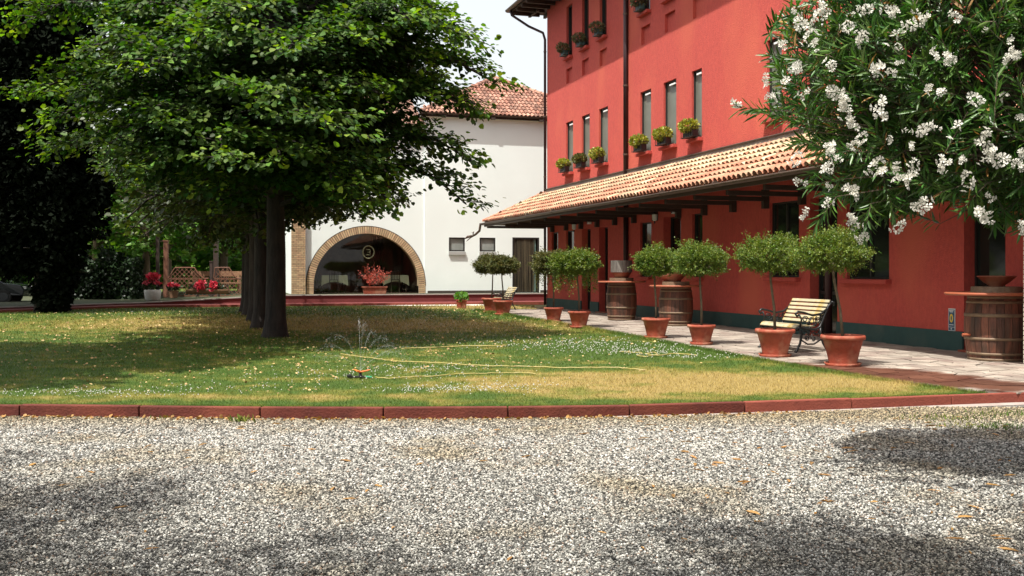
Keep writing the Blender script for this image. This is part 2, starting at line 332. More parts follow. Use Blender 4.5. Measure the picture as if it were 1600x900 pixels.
_m = _n.nodes.new('ShaderNodeMixShader'); _m.inputs[0].default_value = .15; _n.links.new(_t.outputs[0], _m.inputs[1]); _n.links.new(_d.outputs[0], _m.inputs[2]); _n.links.new(_m.outputs[0], _n.nodes['Material Output'].inputs['Surface'])

# ------------------------------------------------------------------ leaves
def unit(a): return a/np.maximum(np.linalg.norm(a, axis=-1, keepdims=True), 1e-9)
LIME = np.array([(0,0,0), (-.42,.22,.10), (-.40,.66,.06), (0,1.0,-.10), (.40,.66,.06), (.42,.22,.10)])
LIMEF = np.array([(0,1,2,3), (0,3,4,5)])
NARROW = np.array([(0,0,0), (-.075,.35,.02), (-.06,.72,.01), (0,1.0,-.06), (.06,.72,.01), (.075,.35,.02)])
SMALL = np.array([(0,0,0), (-.28,.5,.06), (0,1,0), (.28,.5,.06)]); SMALLF = np.array([(0,1,2,3)])
def leaves(P, D, U, size, shape=LIME, faces=LIMEF):
    """P base points, D leaf axis, U rough leaf normal, size per leaf -> V, Q"""
    D = unit(D); R = unit(np.cross(D, U)); N_ = np.cross(R, D)
    s = size[:, None, None] if hasattr(size, 'shape') else size
    V = P[:, None, :]+s*(shape[None, :, 0, None]*R[:, None, :]+shape[None, :, 1, None]*D[:, None, :]+shape[None, :, 2, None]*N_[:, None, :])
    k = len(shape); Q = faces[None]+(np.arange(len(P))*k)[:, None, None]
    return V.reshape(-1, 3), Q.reshape(-1, faces.shape[1])
def rnd(n, s=1.0): return rng.normal(0, s, (n, 3))
def ball(n):
    return unit(rng.normal(size=(n, 3)))*(rng.random((n, 1))**(1/3))

def make_tree(height, radius, base, seed, n_limbs=26, leaf=.13, per=5, explicit=(), trunk_r=.24, droop=.22, lean=(0, 0), stepl=.12, bot=1.0, prof=None, zmin=0.0, zmin2=None):
    """returns (trunk MB, P,D,U,size) in local coordinates; limbs carry flat drooping sprays of leaves"""
    r = np.random.default_rng(seed); tb = MB(); P = []; D = []; U = []; T = []
    tp = [(0, 0, -.15), (.0, .0, .12), (.01, 0, .5), (.02, .01, base*.6), (lean[0]*.4, lean[1]*.4, base+.4), (lean[0], lean[1], height*.62), (lean[0]*1.2, lean[1]*1.2, height*.9)]
    tb.tube(tp, [trunk_r*1.75, trunk_r*1.3, trunk_r*1.05, trunk_r*.97, trunk_r*.85, trunk_r*.5, trunk_r*.12], 12)
    limbs = []
    for i in range(n_limbs):
        t = (i+.5)/n_limbs; z0 = base-.3+(height*.86-base)*t**1.05; az = i*2.399+r.uniform(-.35, .35)
        pr = prof(t) if prof else math.sin(PI*(.16+.80*t))**.7
        L = radius*pr*r.uniform(.82, 1.1); up = (.15+.55*t)*L-droop*L*(1-t)*bot
        limbs.append((Vector((lean[0]*.7*t, lean[1]*.7*t, z0)), Vector((math.cos(az)*L, math.sin(az)*L, z0+up))))
    for tip in explicit:
        z0 = min(max(base+.1, tip[2]-1.0), height*.8); limbs.append((Vector((0, 0, z0)), Vector(tip)))
    for a, b in limbs:
        zl = zmin if b.x > 0 else (zmin2 or zmin)
        if b.z < zl+.25: b.z = zl+.25
        L = (b-a).length; h = (b-a); side = Vector((-h.y, h.x, 0)); side = side.normalized() if side.length > .01 else Vector((1,0,0))
        wob = r.uniform(-.12, .12)*L
        def pt(t): return a.lerp(b, t)+Vector((0, 0, 1))*(.14*L*math.sin(PI*t)-.10*L*math.sin(2*PI*t)*(t > .5)*.6)+side*wob*math.sin(PI*t)
        pts = [pt(k/6) for k in range(7)]
        tb.tube(pts, [trunk_r*.38*(1-k/6.6)*min(1, L/4) + .012 for k in range(7)], 5)
        ns = max(5, int(L/.26))
        for j in range(ns):
            t = .22+.78*(j+.5)/ns; p0 = pt(t); sg = 1 if j % 2 else -1
            l2 = L*.34*(1.15-t*.75)*r.uniform(.6, 1.2); hd = h.normalized()
            d2 = (side*sg*r.uniform(.5, 1.0)+Vector((hd.x, hd.y, 0))*r.uniform(.3, .9)+Vector((0, 0, r.uniform(-.30, .28)))).normalized()
            p1 = p0+d2*l2+Vector((0, 0, -.10*l2))
            if l2 > .5 and p1.z > zl+.1: tb.tube([p0, p0.lerp(p1, .5)+Vector((0, 0, .03*l2)), p1], [.02, .014, .006], 3, cap=False)
            m = max(3, int(l2/stepl)); k = m*per
            tt = r.random(k)*1.08; base_p = np.array(p0)[None]+(np.array(p1-p0))[None]*tt[:, None]
            off = r.normal(size=(k, 3))*np.array([.14, .14, .075]); T.append(np.clip((t-.55)*1.7, 0, 1)*np.clip(tt*1.1, .3, 1)*np.clip((off[:, 2]/.075+1.0)*.6, 0.1, 1)*r.uniform(.4, 1.0, k))  # T: young outer leaves, upper ones painted paler as if catching the sun
            P.append(base_p+off); d = np.array(d2)[None]*1.0+off*2.5+r.normal(size=(k, 3))*.30+np.array([0, 0, -.35]); D.append(d)
            U.append(np.array([0, 0, 1.0])[None]+r.normal(size=(k, 3))*.30+r.normal(size=3)[None]*.22+unit(base_p-np.array([0, 0, base+1]))*.35)
        # tip leaves
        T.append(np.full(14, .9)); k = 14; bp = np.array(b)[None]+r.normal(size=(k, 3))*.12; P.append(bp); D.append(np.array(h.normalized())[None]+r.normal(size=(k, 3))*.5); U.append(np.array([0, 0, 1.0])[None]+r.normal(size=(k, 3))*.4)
    P = np.concatenate(P); D = np.concatenate(D); U = np.concatenate(U); s = leaf*r.uniform(.65, 1.25, len(P)); T = np.concatenate(T); kp = P[:, 2] > (np.where(P[:, 0] > .3, zmin, zmin2 or zmin)); return tb, P[kp], D[kp], U[kp], s[kp], T[kp]

# ------------------------------------------------------------------ ground and setting
CX, CY = 1.52, 44.2                 # far corner of the red house
WN = Vector((.958, .287, 0)).normalized(); WU = Vector((-.287, .958, 0)).normalized()
RZ = math.atan2(-.958, .287)        # local +x runs along the red wall towards the camera, local +y into the house
def wallpt(s, t, z=0):              # world position in the red house frame
    p = Vector((CX, CY, z))-WU*s+WN*t; return p
def s_of(px):
    k = (px-800)/F; Z = (CX+.3*CY)/(k+.3); return (CY-Z)/.958
WRZ = math.atan2(.287, .958); WX, WY, WZ = -4.29, 50.1, .47    # white house seam
def whpt(a, d, z=0): p = Vector((WX, WY, z))+WN*a+WU*d; return p

MB().add([(-900, -60, -.145), (900, -60, -.145), (900, 1500, -.145), (-900, 1500, -.145)], [(0,1,2,3)]).build('ground', M_lawn, kind='structure')
kerb_pts = [(-16, 12.9), (-11, 12.35), (-8.0, 12.12), (-6.02, 12.04), (-3.0, 11.86), (-1.6, 11.80), (-.2, 11.84), (1.2, 11.98), (2.69, 12.25), (4.2, 12.62), (5.3, 12.92), (6.6, 13.25), (9, 13.8), (14, 15.0)]
def kerb_y(x):
    for (x0, y0), (x1, y1) in zip(kerb_pts, kerb_pts[1:]):
        if x0 <= x <= x1: return y0+(y1-y0)*(x-x0)/(x1-x0)
    return kerb_pts[-1][1]
gv = [(x, y+.06) for x, y in kerb_pts]
MB().add([(-60, -40, -.13), (60, -40, -.13), (60, 16, -.13)]+[(x, y, -.13) for x, y in reversed(gv)]+[(-60, 13, -.13)], [tuple(range(4+len(gv)))]).build('gravel_drive', M_gravel, kind='structure')
edge = [(8.3, 13.72), (6.1, 13.2), (5.6, 14.4), (5.05, 16.0), (4.5, 17.9), (3.75, 21), (3.0, 24.2), (2.05, 27.8), (1.0, 31.6), (-.1, 35.5), (-1.2, 39.4), (-1.75, 41.4)]
EDG = edge[1:]
def edge_x(y):
    if y <= EDG[0][1]: return EDG[0][0]
    for (x0, y0), (x1, y1) in zip(EDG, EDG[1:]):
        if y0 <= y <= y1: return x0+(x1-x0)*(y-y0)/(y1-y0)
    return 60
def far_y(x): return 47.2+.3*(x+3)
# lawn sheet
lp = [(x, y+.05, 0) for x, y in kerb_pts if x < 6.0]+[(6.1, 13.22, 0)]+[(x, y, 0) for x, y in EDG]+[(CX, CY-2.2, 0), (2.6, 47, 0), (-2, far_y(-2), 0), (-20, far_y(-20), 0), (-45, far_y(-45), 0), (-45, 13, 0)]
MB().add(lp, [tuple(range(len(lp)))]).build('lawn', M_lawn, kind='structure')
# pavement: joint bed, then slabs
pave = [(x, y, .004) for x, y in EDG]+[(CX-.6, CY-2.4, .004)]+[tuple(wallpt(s, .05, .004)) for s in (0, 34)]+[(12.6, 14.6, .004), (6.1, 13.22, .004)]
pv = MB().add(pave, [tuple(range(len(pave)))]).build('pavement', M_joint, kind='structure')
cells = []
NS, NT = 84, 13
def jv(i, j):
    h = np.random.default_rng(i*977+j*131+5); s = i*.40+h.uniform(-.11, .11); t = -j*.36-.08+h.uniform(-.10, .10); return s, t
for i in range(NS):
    for j in range(NT):
        o = .5*(j % 2)
        def P_(a, b):
            h = np.random.default_rng(int((a*2+400)*977+b*131+5)); return ((a)*.42+h.uniform(-.13, .13), -b*.38-.05+h.uniform(-.09, .09))
        poly = [P_(i+o, j), P_(i+o+.5, j), P_(i+o+1, j), P_(i+o+1, j+1), P_(i+o+.5, j+1), P_(i+o, j+1)]
        if random.random() < .0: continue
        wp = [wallpt(s, t) for s, t in poly]; c = sum((Vector(p) for p in wp), Vector())/6
        if c.y < 13.2 or c.x < edge_x(c.y)+.02 or c.y < kerb_y(c.x)+.12: continue
        wp = [p+(c-p).normalized()*.014 for p in wp]
        wp = [Vector((max(p.x, edge_x(p.y)+.0), p.y, 0)) for p in wp]
        cells.append((c, wp))
cells.sort(key=lambda q: q[0].y)
stf = MB()
for k, (c, wp) in enumerate(cells):
    zt = .020+random.uniform(-.004, .006)
    if k < 300:
        m = MB().prism([(p.x-c.x, p.y-c.y) for p in wp], .0, zt-.004)
        o = m.build('paving_slab', M_slab, pv); o.location = (c.x, c.y, .006)
    else: stf.prism([(p.x, p.y) for p in wp], .006, zt)
stf.build('paving_slabs', M_slab, pv, kind='stuff')
# kerb stones of equal length along the curve
kb = bpy.data.objects.new('kerb', None); C.objects.link(kb); kb['kind'] = 'structure'
pl = [Vector((x, y, 0)) for x, y in kerb_pts]; cum = [0]
for a, b in zip(pl, pl[1:]): cum.append(cum[-1]+(b-a).length)
def along(d):
    d = min(max(d, 0), cum[-1])
    for i in range(len(cum)-1):
        if d <= cum[i+1]: return pl[i].lerp(pl[i+1], (d-cum[i])/(cum[i+1]-cum[i]))
d0 = .0
x_off = None
start = next(d for d in np.arange(0, cum[-1], .02) if along(d).x > -5.78) % 1.43
d = start-1.43
while d < cum[-1]-.1:
    a, b = along(d+.006), along(d+1.43-.006)
    if (b-a).length > .3:
        c = (a+b)/2; an = math.atan2(b.y-a.y, b.x-a.x); L = (b-a).length
        m = MB().prism([(-L/2, -.045), (L/2, -.045), (L/2, .045), (-L/2, .045)], -.19, .022+random.uniform(-.004, .004))
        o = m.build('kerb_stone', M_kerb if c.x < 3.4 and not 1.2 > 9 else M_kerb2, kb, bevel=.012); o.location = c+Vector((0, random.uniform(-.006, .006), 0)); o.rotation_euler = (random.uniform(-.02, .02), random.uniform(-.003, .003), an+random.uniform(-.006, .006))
    d += 1.43
# pale mortar haunch along kerb foot at right
hp = [(x, y-.055) for x, y in kerb_pts if x > 1]
hm = MB()
for (x0, y0), (x1, y1) in zip(hp, hp[1:]):
    hm.add([(x0, y0, -.10), (x1, y1, -.10), (x1, y1-.07, -.124), (x0, y0-.07, -.124)], [(0,1,2,3)])
hm.build('kerb_haunching', M_coping, kind='structure')

# gravel pebbles: geometry nodes, one stuff object
def pebbles():
    pts = []
    n = 330000
    y = 5.2+7.6*rng.random(n)**.85; x = (rng.random(n)*2-1)*(y*.5+.35)
    ky = np.interp(x, [p[0] for p in kerb_pts], [p[1] for p in kerb_pts]); k = y < ky-.05; x = x[k]; y = y[k]
    me = bpy.data.meshes.new('gravel_points'); me.vertices.add(len(x)); z = -.126+rng.random(len(x))*.012
    edge_d = np.clip((np.interp(x, [p[0] for p in kerb_pts], [p[1] for p in kerb_pts])-y), 0, 1)
    me.vertices.foreach_set('co', np.stack([x, y, z+.012*(1-edge_d)*(rng.random(len(x)))], 1).astype(np.float32).ravel())
    a = me.attributes.new('sc', 'FLOAT_VECTOR', 'POINT'); s0 = rng.uniform(.0065, .0135, len(x))*np.clip(y/8, .8, 1.25)
    s0 = s0*.88; a.data.foreach_set('vector', np.stack([s0*rng.uniform(.9, 1.4, len(x)), s0*rng.uniform(.7, 1.1, len(x)), s0*rng.uniform(.5, .9, len(x))], 1).astype(np.float32).ravel())
    a = me.attributes.new('rt', 'FLOAT_VECTOR', 'POINT'); a.data.foreach_set('vector', (np.stack([rng.normal(0, .4, len(x)), rng.normal(0, .4, len(x)), rng.random(len(x))*6.28], 1)).astype(np.float32).ravel())
    o = link('gravel', me, kind='stuff'); tag(o, 'pale grey and white gravel covering the drive in front of the red kerb', 'gravel')
    ng = bpy.data.node_groups.new('scatter_pebbles', 'GeometryNodeTree')
    ng.interface.new_socket('Geometry', in_out='INPUT', socket_type='NodeSocketGeometry'); ng.interface.new_socket('Geometry', in_out='OUTPUT', socket_type='NodeSocketGeometry')
    N = ng.nodes; L = ng.links; gi = N.new('NodeGroupInput'); go = N.new('NodeGroupOutput')
    ico = N.new('GeometryNodeMeshIcoSphere'); ico.inputs['Radius'].default_value = 1; ico.inputs['Subdivisions'].default_value = 1
    sm = N.new('GeometryNodeSetMaterial'); sm.inputs['Material'].default_value = M_pebble; L.new(ico.outputs['Mesh'], sm.inputs[0])
    ip = N.new('GeometryNodeInstanceOnPoints'); L.new(gi.outputs[0], ip.inputs['Points']); L.new(sm.outputs[0], ip.inputs['Instance'])
    for nm, sk_ in (('sc', 'Scale'), ('rt', 'Rotation')):
        na = N.new('GeometryNodeInputNamedAttribute'); na.data_type = 'FLOAT_VECTOR'; na.inputs['Name'].default_value = nm; L.new(na.outputs[0], ip.inputs[sk_])
    L.new(ip.outputs[0], go.inputs[0]); md = o.modifiers.new('scatter', 'NODES'); md.node_group = ng
    me.materials.append(M_pebble)
pebbles()

# grass blades (real mesh, one stuff object)
def in_lawn(x, y):
    ky = np.interp(x, [p[0] for p in kerb_pts], [p[1] for p in kerb_pts])
    ex = np.interp(y, [p[1] for p in EDG], [p[0] for p in EDG], right=1.0)
    return (y > ky+.055) & (x < ex+.0) & (y < 46.6+.3*(x+3)-1.0*np.clip(-17.0-x, 0, 9))
def grass():
    n = 260000
    u = rng.random(n); y = 11.8*(46.5/11.8)**(u**1.25); x = (rng.random(n)*2-1)*(y*.505+.2); k = in_lawn(x, y); x = x[k]; y = y[k]
    # extra fringe along the pavement edge and the kerb
    m = 16000; ye = 13.2+(rng.random(m)**1.3)*27; xe = np.interp(ye, [p[1] for p in EDG], [p[0] for p in EDG])-np.abs(rng.normal(0, .07, m))+.03
    m2 = 16000; xk = rng.uniform(-7, 6.0, m2); yk = np.interp(xk, [p[0] for p in kerb_pts], [p[1] for p in kerb_pts])+.06+np.abs(rng.normal(0, .05, m2))
    x = np.concatenate([x, xe, xk]); y = np.concatenate([y, ye, yk]); n = len(x)
    fr = np.concatenate([np.ones(n-m-m2), np.full(m, 1.5), np.full(m2, 1.1)])
    h = rng.uniform(.018, .045, n)*fr*np.clip(y/16, .8, 2.0); wd = rng.uniform(.0022, .004, n)*np.clip(y/12, 1, 4.5)
    a = rng.random(n)*6.28; tx = np.cos(a)*wd; ty = np.sin(a)*wd*.6; lx = rng.normal(0, .45, n)*h; ly = rng.normal(0, .45, n)*h
    V = np.empty((n, 3, 3)); V[:, 0] = np.stack([x-tx, y-ty, 0*x-.002], 1); V[:, 1] = np.stack([x+tx, y+ty, 0*x-.002], 1); V[:, 2] = np.stack([x+lx, y+ly, h], 1)
    me = npmesh('grass', V.reshape(-1, 3), np.arange(n*3).reshape(-1, 3), M_blade)
    o = link('grass', me, kind='stuff'); tag(o, 'short patchy green and straw yellow grass on the lawn', 'grass')
grass()
def flat_leaves(name, x, y, z, size, m, label, cat, shape=LIME, faces=LIMEF, tilt=.35):
    n = len(x); a = rng.random(n)*6.28; P = np.stack([x, y, z], 1); D = np.stack([np.cos(a), np.sin(a), rng.normal(0, tilt*.5, n)], 1); U = np.array([0, 0, 1.0])[None]+rnd(n, tilt)
    V, Q = leaves(P, D, U, size, shape, faces); o = link(name, npmesh(name, V, Q, m), kind='stuff'); return tag(o, label, cat)
n = 4600; y = 13+rng.random(n)**.9*29; x = -.25*y+.7+rng.normal(0, 1, n)*(y*.17); k = in_lawn(x, y) & ((y > 16) | (x < -2.5)); x = x[k]; y = y[k]
flat_leaves('fallen_leaves', x, y, np.full(len(x), .035), rng.uniform(.03, .07, len(x))*np.clip(y/22, .7, 1.2), M_dryleaf, 'dry yellow brown leaves fallen on the lawn under the trees', 'fallen leaves')
# oleander leaves and bits on gravel
n = 320; y = rng.uniform(6, 12.3, n); x = np.where(rng.random(n) < .6, rng.uniform(1.5, 6, n), rng.uniform(-5, 3, n)); k = y < 11.9
flat_leaves('leaf_litter', x[k], y[k], np.full(k.sum(), -.108), rng.uniform(.06, .15, k.sum()), M_oledry, 'narrow dry leaves scattered over the gravel', 'leaf litter', NARROW*np.array([1.6, 1, 1]), LIMEF, .2)
n = 420; x = rng.uniform(-6, 3.5, n); y = np.interp(x, [p[0] for p in kerb_pts], [p[1] for p in kerb_pts])-.05-np.abs(rng.normal(0, .10, n))
flat_leaves('kerb_litter', x, y, np.full(n, -.10), rng.uniform(.02, .06, n), M_oledry, 'brown leaf scraps gathered at the foot of the kerb', 'leaf litter', tilt=.7)
# clover heads
cl = []
for (px, py, sx, sz, nn) in ((130, 618, 1.3, .35, 230), (700, 612, 1.0, .35, 230), (790, 606, .8, .3, 60), (920, 541, 2.0, 1.7, 420), (1000, 552, 1.2, .7, 200), (560, 590, 2.2, .9, 160), (640, 578, 1.4, .8, 140), (350, 610, 1.6, .5, 60), (1080, 560, .9, .5, 90), (240, 490, 3, 2, 60)):
    p = gp(px, py); cl.append(np.stack([rng.normal(p[0], sx*.55, nn), rng.normal(p[1], sz*.6, nn)], 1))
cl = np.concatenate(cl); cl = cl[in_lawn(cl[:, 0], cl[:, 1])]
oc = np.array([(1,0,0), (0,1,0), (-1,0,0), (0,-1,0), (0,0,1.0), (0,0,-1.0)]); of = np.array([(0,1,4), (1,2,4), (2,3,4), (3,0,4), (1,0,5), (2,1,5), (3,2,5), (0,3,5)])
s0 = rng.uniform(.006, .011, len(cl))*np.clip(cl[:, 1]/15, 1, 1.6)
V = (np.stack([cl[:, 0], cl[:, 1], rng.uniform(.03, .06, len(cl))], 1)[:, None]+oc[None]*s0[:, None, None]).reshape(-1, 3); Q = (of[None]+(np.arange(len(cl))*6)[:, None, None]).reshape(-1, 3)
tag(link('clover_flowers', npmesh('clover', V, Q, M_clover), kind='stuff'), 'tiny white clover flowers in patches on the lawn', 'clover')
# weeds on the gravel
def weed(x, y, r, n, h, label, z=-.12):
    P = np.stack([rng.normal(x, r, n), rng.normal(y, r*.5, n), np.full(n, z)], 1); D = rnd(n, .5)+np.array([0, 0, 1.0]); V, Q = leaves(P, D, rnd(n), rng.uniform(.4, 1, n)*h, NARROW*np.array([1.2, 1, 1]), LIMEF)
    tag(link('weed', npmesh('weed', V, Q, M_blade), kind='stuff'), label, 'weed')
p = gp(378, 660, -.12); weed(p[0], p[1]-.0, .07, 60, .11, 'small green grass tuft growing from gravel against the kerb at left of centre')
for px, py, r_, n_, lb in ((1545, 668, .3, 420, 'low green weeds in the gravel below the oleander, nearest patch'), (1480, 655, .3, 260, 'thin green weeds in gravel at the left end of the weedy patch'), (1570, 648, .3, 260, 'green weeds in the gravel close against the kerb at far right'), (255, 655, .06, 22, 'few green blades poking from gravel beside the kerb at left')):
    p = gp(px, py, -.12); weed(p[0], min(p[1], kerb_y(p[0])-.1), r_, n_, .06, lb)

# far side: low red wall, kerb, terrace, pale gravel strip
def strip(name, d0, d1, z0, z1, m, a0=-45, a1=14, kind='structure', z0b=None):
    mb = MB(); mb.add([tuple(whpt(a0, d0, z0)), tuple(whpt(a1, d0, z0)), tuple(whpt(a1, d1, z1)), tuple(whpt(a0, d1, z1))], [(0,1,2,3)]); return mb.build(name, m, kind=kind)
def wbox(mb, a0, a1, d0, d1, z0, z1):
    mb.prism([tuple(whpt(a, d).xy) for a, d in ((a0, d0), (a1, d0), (a1, d1), (a0, d1))], z0, z1); return mb
def th(a): return .464 if a > -7 else .18 if a < -13 else .18+(a+13)/6*.284
def dd(a): return -1.0*max(0, -13.5-a)
ko = bpy.data.objects.new('far_kerb', None); C.objects.link(ko); ko['kind'] = 'structure'
a = -40.0
while a < 5.2:
    MB().prism([tuple(whpt(q, d+dd(q)).xy) for q, d in ((a, -3.1), (a+1.49, -3.1), (a+1.49, -2.95), (a, -2.95))], -.1, .10).build('kerb_stone', M_kerb2, ko); a += 1.5
AS = [-42+1.0*k for k in range(57)]
rp = MB(); tm = MB(); ts = MB()
for a in AS[:-1]:
    b = a+1.0
    rp.add([tuple(whpt(a, -2.95+dd(a), .085)), tuple(whpt(b, -2.95+dd(b), .085)), tuple(whpt(b, -1.9+dd(b), .11)), tuple(whpt(a, -1.9+dd(a), .11))], [(0,1,2,3)])
    P4 = [whpt(q, d+dd(q)) for q, d in ((a, -1.9), (b, -1.9), (b, -1.6), (a, -1.6))]; tops = [th(a), th(b), th(b), th(a)]
    tm.add([(p.x, p.y, 0) for p in P4]+[(p.x, p.y, h-.03) for p, h in zip(P4, tops)], [(0,1,5,4), (4,5,6,7), (3,7,6,2)])
    ts.add([tuple(whpt(a, -1.62+dd(a), th(a)-.006)), tuple(whpt(b, -1.62+dd(b), th(b)-.006)), tuple(whpt(b, 14, th(b)-.006)), tuple(whpt(a, 14, th(a)-.006))], [(0,1,2,3)])
rp.build('red_path', M_redwall, kind='structure')
tw = tm.build('terrace_wall', M_redwall); tag(tw, 'long low dark red wall edging the terrace before the white house', 'wall')
for a in AS[:-1]:
    b = a+.99; P4 = [whpt(q, d+dd(q)) for q, d in ((a, -1.94), (b, -1.94), (b, -1.55), (a, -1.55))]; tops = [th(a), th(b), th(b), th(a)]
    MB().add([(p.x, p.y, h-.032) for p, h in zip(P4, tops)]+[(p.x, p.y, h+.008) for p, h in zip(P4, tops)], [(0,1,5,4), (4,5,6,7), (1,2,6,5), (2,3,7,6), (3,0,4,7)]).build('coping_stone', M_coping, tw)
ts.build('terrace', M_soil2, kind='structure')
gp1 = [whpt(a, d, .006) for a, d in ((-3.6, -3.12), (2.0, -3.12), (2.1, -4.6), (1.2, -4.75), (-.3, -4.3))]
MB().add([tuple(p) for p in gp1], [tuple(range(5))]).build('pale_path', mat('pale_path', (.60, .57, .52), (.66, .63, .58), 6, .95, .3), kind='structure')

# ------------------------------------------------------------------ the red house
house = thing('red_house', 'tall three storey red plastered house with tiled canopy and dark green plinth', 'house', (CX, CY, 0), RZ)
SL = 36.0; HT = 13.2; DEP = 12.0
openings = []   # (s0, s1, z0, z1, type)
def win(px0, px1, z0, z1, ty): openings.append((s_of(px0), s_of(px1), z0, z1, ty))
for a, b in ((884.5, 895.5), (909, 921.5), (936, 950), (1000.5, 1017.5), (1037, 1057), (1081, 1097), (1199, 1222), (1262, 1288), (1330, 1362)): win(a, b, 5.55, 7.62, 'blind')
for a, b in ((885, 894), (909.5, 920), (937, 948), (1002, 1016), (1039, 1055), (1083, 1100), (1199, 1222)):
    win(a, b, 10.25, 12.35, 'dark'); win(a, b, 9.2, 9.8, 'niche')
for a, b, z0, z1, ty in ((862, 872, 1.3, 3.2, 'gwin'), (884.5, 897, 1.3, 3.2, 'gwin'), (909, 923, .03, 3.2, 'door'), (936, 950, .03, 3.2, 'door'), (1000.5, 1018, 1.38, 3.2, 'gwin'), (1037, 1064, .03, 3.3, 'door'), (1082, 1098, 1.4, 3.3, 'gwin'), (1203, 1249, 1.42, 3.35, 'gwin'), (1266, 1309, .03, 3.35, 'door'), (1324, 1390, 1.40, 3.35, 'gwin'), (1507, 1572, .03, 3.3, 'door')):
    win(a, b, z0, z1, ty)
# wall sheet with real openings
ss = sorted(set([0, SL]+[round(o[i], 4) for o in openings for i in (0, 1)])); zs = sorted(set([0, HT]+[o[i] for o in openings for i in (2, 3)]))
wm = MB()
for i in range(len(ss)-1):
    for j in range(len(zs)-1):
        cs, cz = (ss[i]+ss[i+1])/2, (zs[j]+zs[j+1])/2
        if any(o[0] < cs < o[1] and o[2] < cz < o[3] for o in openings): continue
        wm.add([(ss[i], 0, zs[j]), (ss[i+1], 0, zs[j]), (ss[i+1], 0, zs[j+1]), (ss[i], 0, zs[j+1])], [(0,1,2,3)])
wm.add([(0,0,0), (0,DEP,0), (0,DEP,HT), (0,0,HT)], [(0,1,2,3)]); wm.add([(SL,0,0), (SL,DEP,0), (SL,DEP,HT), (SL,0,HT)], [(3,2,1,0)]); wm.add([(0,DEP,0), (SL,DEP,0), (SL,DEP,HT), (0,DEP,HT)], [(0,1,2,3)])
rvs = {}
for s0, s1, z0, z1, ty in openings:
    rv = rvs[(s0, z0)] = MB()
    dp = {'niche': .10, 'blind': .13, 'dark': .16, 'gwin': .14, 'door': .32}[ty]
    rv.add([(s0,0,z0), (s1,0,z0), (s1,0,z1), (s0,0,z1), (s0,dp,z0), (s1,dp,z0), (s1,dp,z1), (s0,dp,z1)], [(0,3,7,4), (1,5,6,2), (3,2,6,7), (0,4,5,1)]+([(4,5,6,7)] if ty == 'niche' else []))
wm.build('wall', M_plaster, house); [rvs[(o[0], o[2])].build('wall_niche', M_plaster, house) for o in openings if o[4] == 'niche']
pm = MB(); doors = sorted([(o[0], o[1]) for o in openings if o[4] == 'door']); cur = 0
for a, b in doors+[(SL, SL)]:
    if a > cur: pm.box(((cur+a)/2, -.012, .2), (a-cur, .05, .40))
    cur = b
pm.build('plinth', M_plinth, house)
for s0, s1, z0, z1, ty in openings:
    if ty == 'niche': continue
    wd = s1-s0; cs = (s0+s1)/2; dp = {'blind': .10, 'dark': .13, 'gwin': .11, 'door': .28}[ty]
    fr = MB(); fw = .045
    for c, d in (((s0+fw/2, dp, (z0+z1)/2), (fw, .06, z1-z0)), ((s1-fw/2, dp, (z0+z1)/2), (fw, .06, z1-z0)), ((cs, dp, z1-fw/2), (wd-2*fw, .06, fw)), ((cs, dp, z0+fw/2), (wd-2*fw, .06, fw))): fr.box(c, d)
    if ty == 'gwin' and wd > 1.2: fr.box((cs, dp, (z0+z1)/2), (.06, .05, z1-z0-.1))
    wf = fr.build('window' if ty != 'door' else 'door', M_frame, house)
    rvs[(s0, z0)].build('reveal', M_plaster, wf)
    MB().box((cs, dp+.03, (z0+z1)/2), (wd-.08, .02, z1-z0-.08)).build('pane', M_blind if ty == 'blind' else M_glass, wf)
    if ty in ('blind', 'gwin', 'dark'):
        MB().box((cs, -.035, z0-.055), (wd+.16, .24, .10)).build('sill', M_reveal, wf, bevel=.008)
    if ty == 'blind': MB().box((s0+wd*.62, dp-.05, z1-.13), (wd*.45, .04, .05)).build('blind_housing', M_whiteplastic, wf)
    if ty == 'door':
        MB().box((cs, .1, .03), (wd-.01, .5, .05)).build('threshold', M_terra, wf)
        MB().box((cs, dp+.0, 1.05), (wd-.12, .05, .08)).build('rail', M_frame, wf)
hd = MB(); s_h = s_of(1565); hd.box((s_h, .24, 1.10), (.03, .03, .26)); hd.tube([(s_h, .24, 1.18), (s_h, .19, 1.18), (s_h-.13, .19, 1.18)], .01, 6); hd.build('door_handle', M_zinc, [c for c in house.children if c.name.startswith('door')][-1])
# main roof
OV = 1.3; EZ = 13.0
rm = MB(); rs = [(-OV, -OV, EZ), (SL+OV, -OV, EZ), (SL+OV, DEP+OV, EZ), (-OV, DEP+OV, EZ), (5.5, DEP/2, EZ+3.0), (SL-5.5, DEP/2, EZ+3.0)]
rm.add(rs, [(0,1,5,4), (1,2,5), (2,3,4,5), (3,0,4)])
rm.build('roof', M_rooft, house)
sf = MB(); sf.box(((SL)/2, -OV/2+.0, EZ-.06), (SL+2*OV-.1, OV, .05)); sf.box((-OV/2, DEP/2, EZ-.06), (OV, DEP, .05)); sf.build('soffit', M_dkwood, house)
for k in range(int((SL+2*OV)/.7)):
    MB().box((-OV+.3+k*.7, -OV/2, EZ-.16), (.11, OV-.05, .15)).build('eave_rafter', M_dkwood, house)
for k in range(14):
    MB().box((-OV/2, -OV+.9+k*.7, EZ-.16), (OV-.05, .11, .15)).build('eave_rafter', M_dkwood, house)
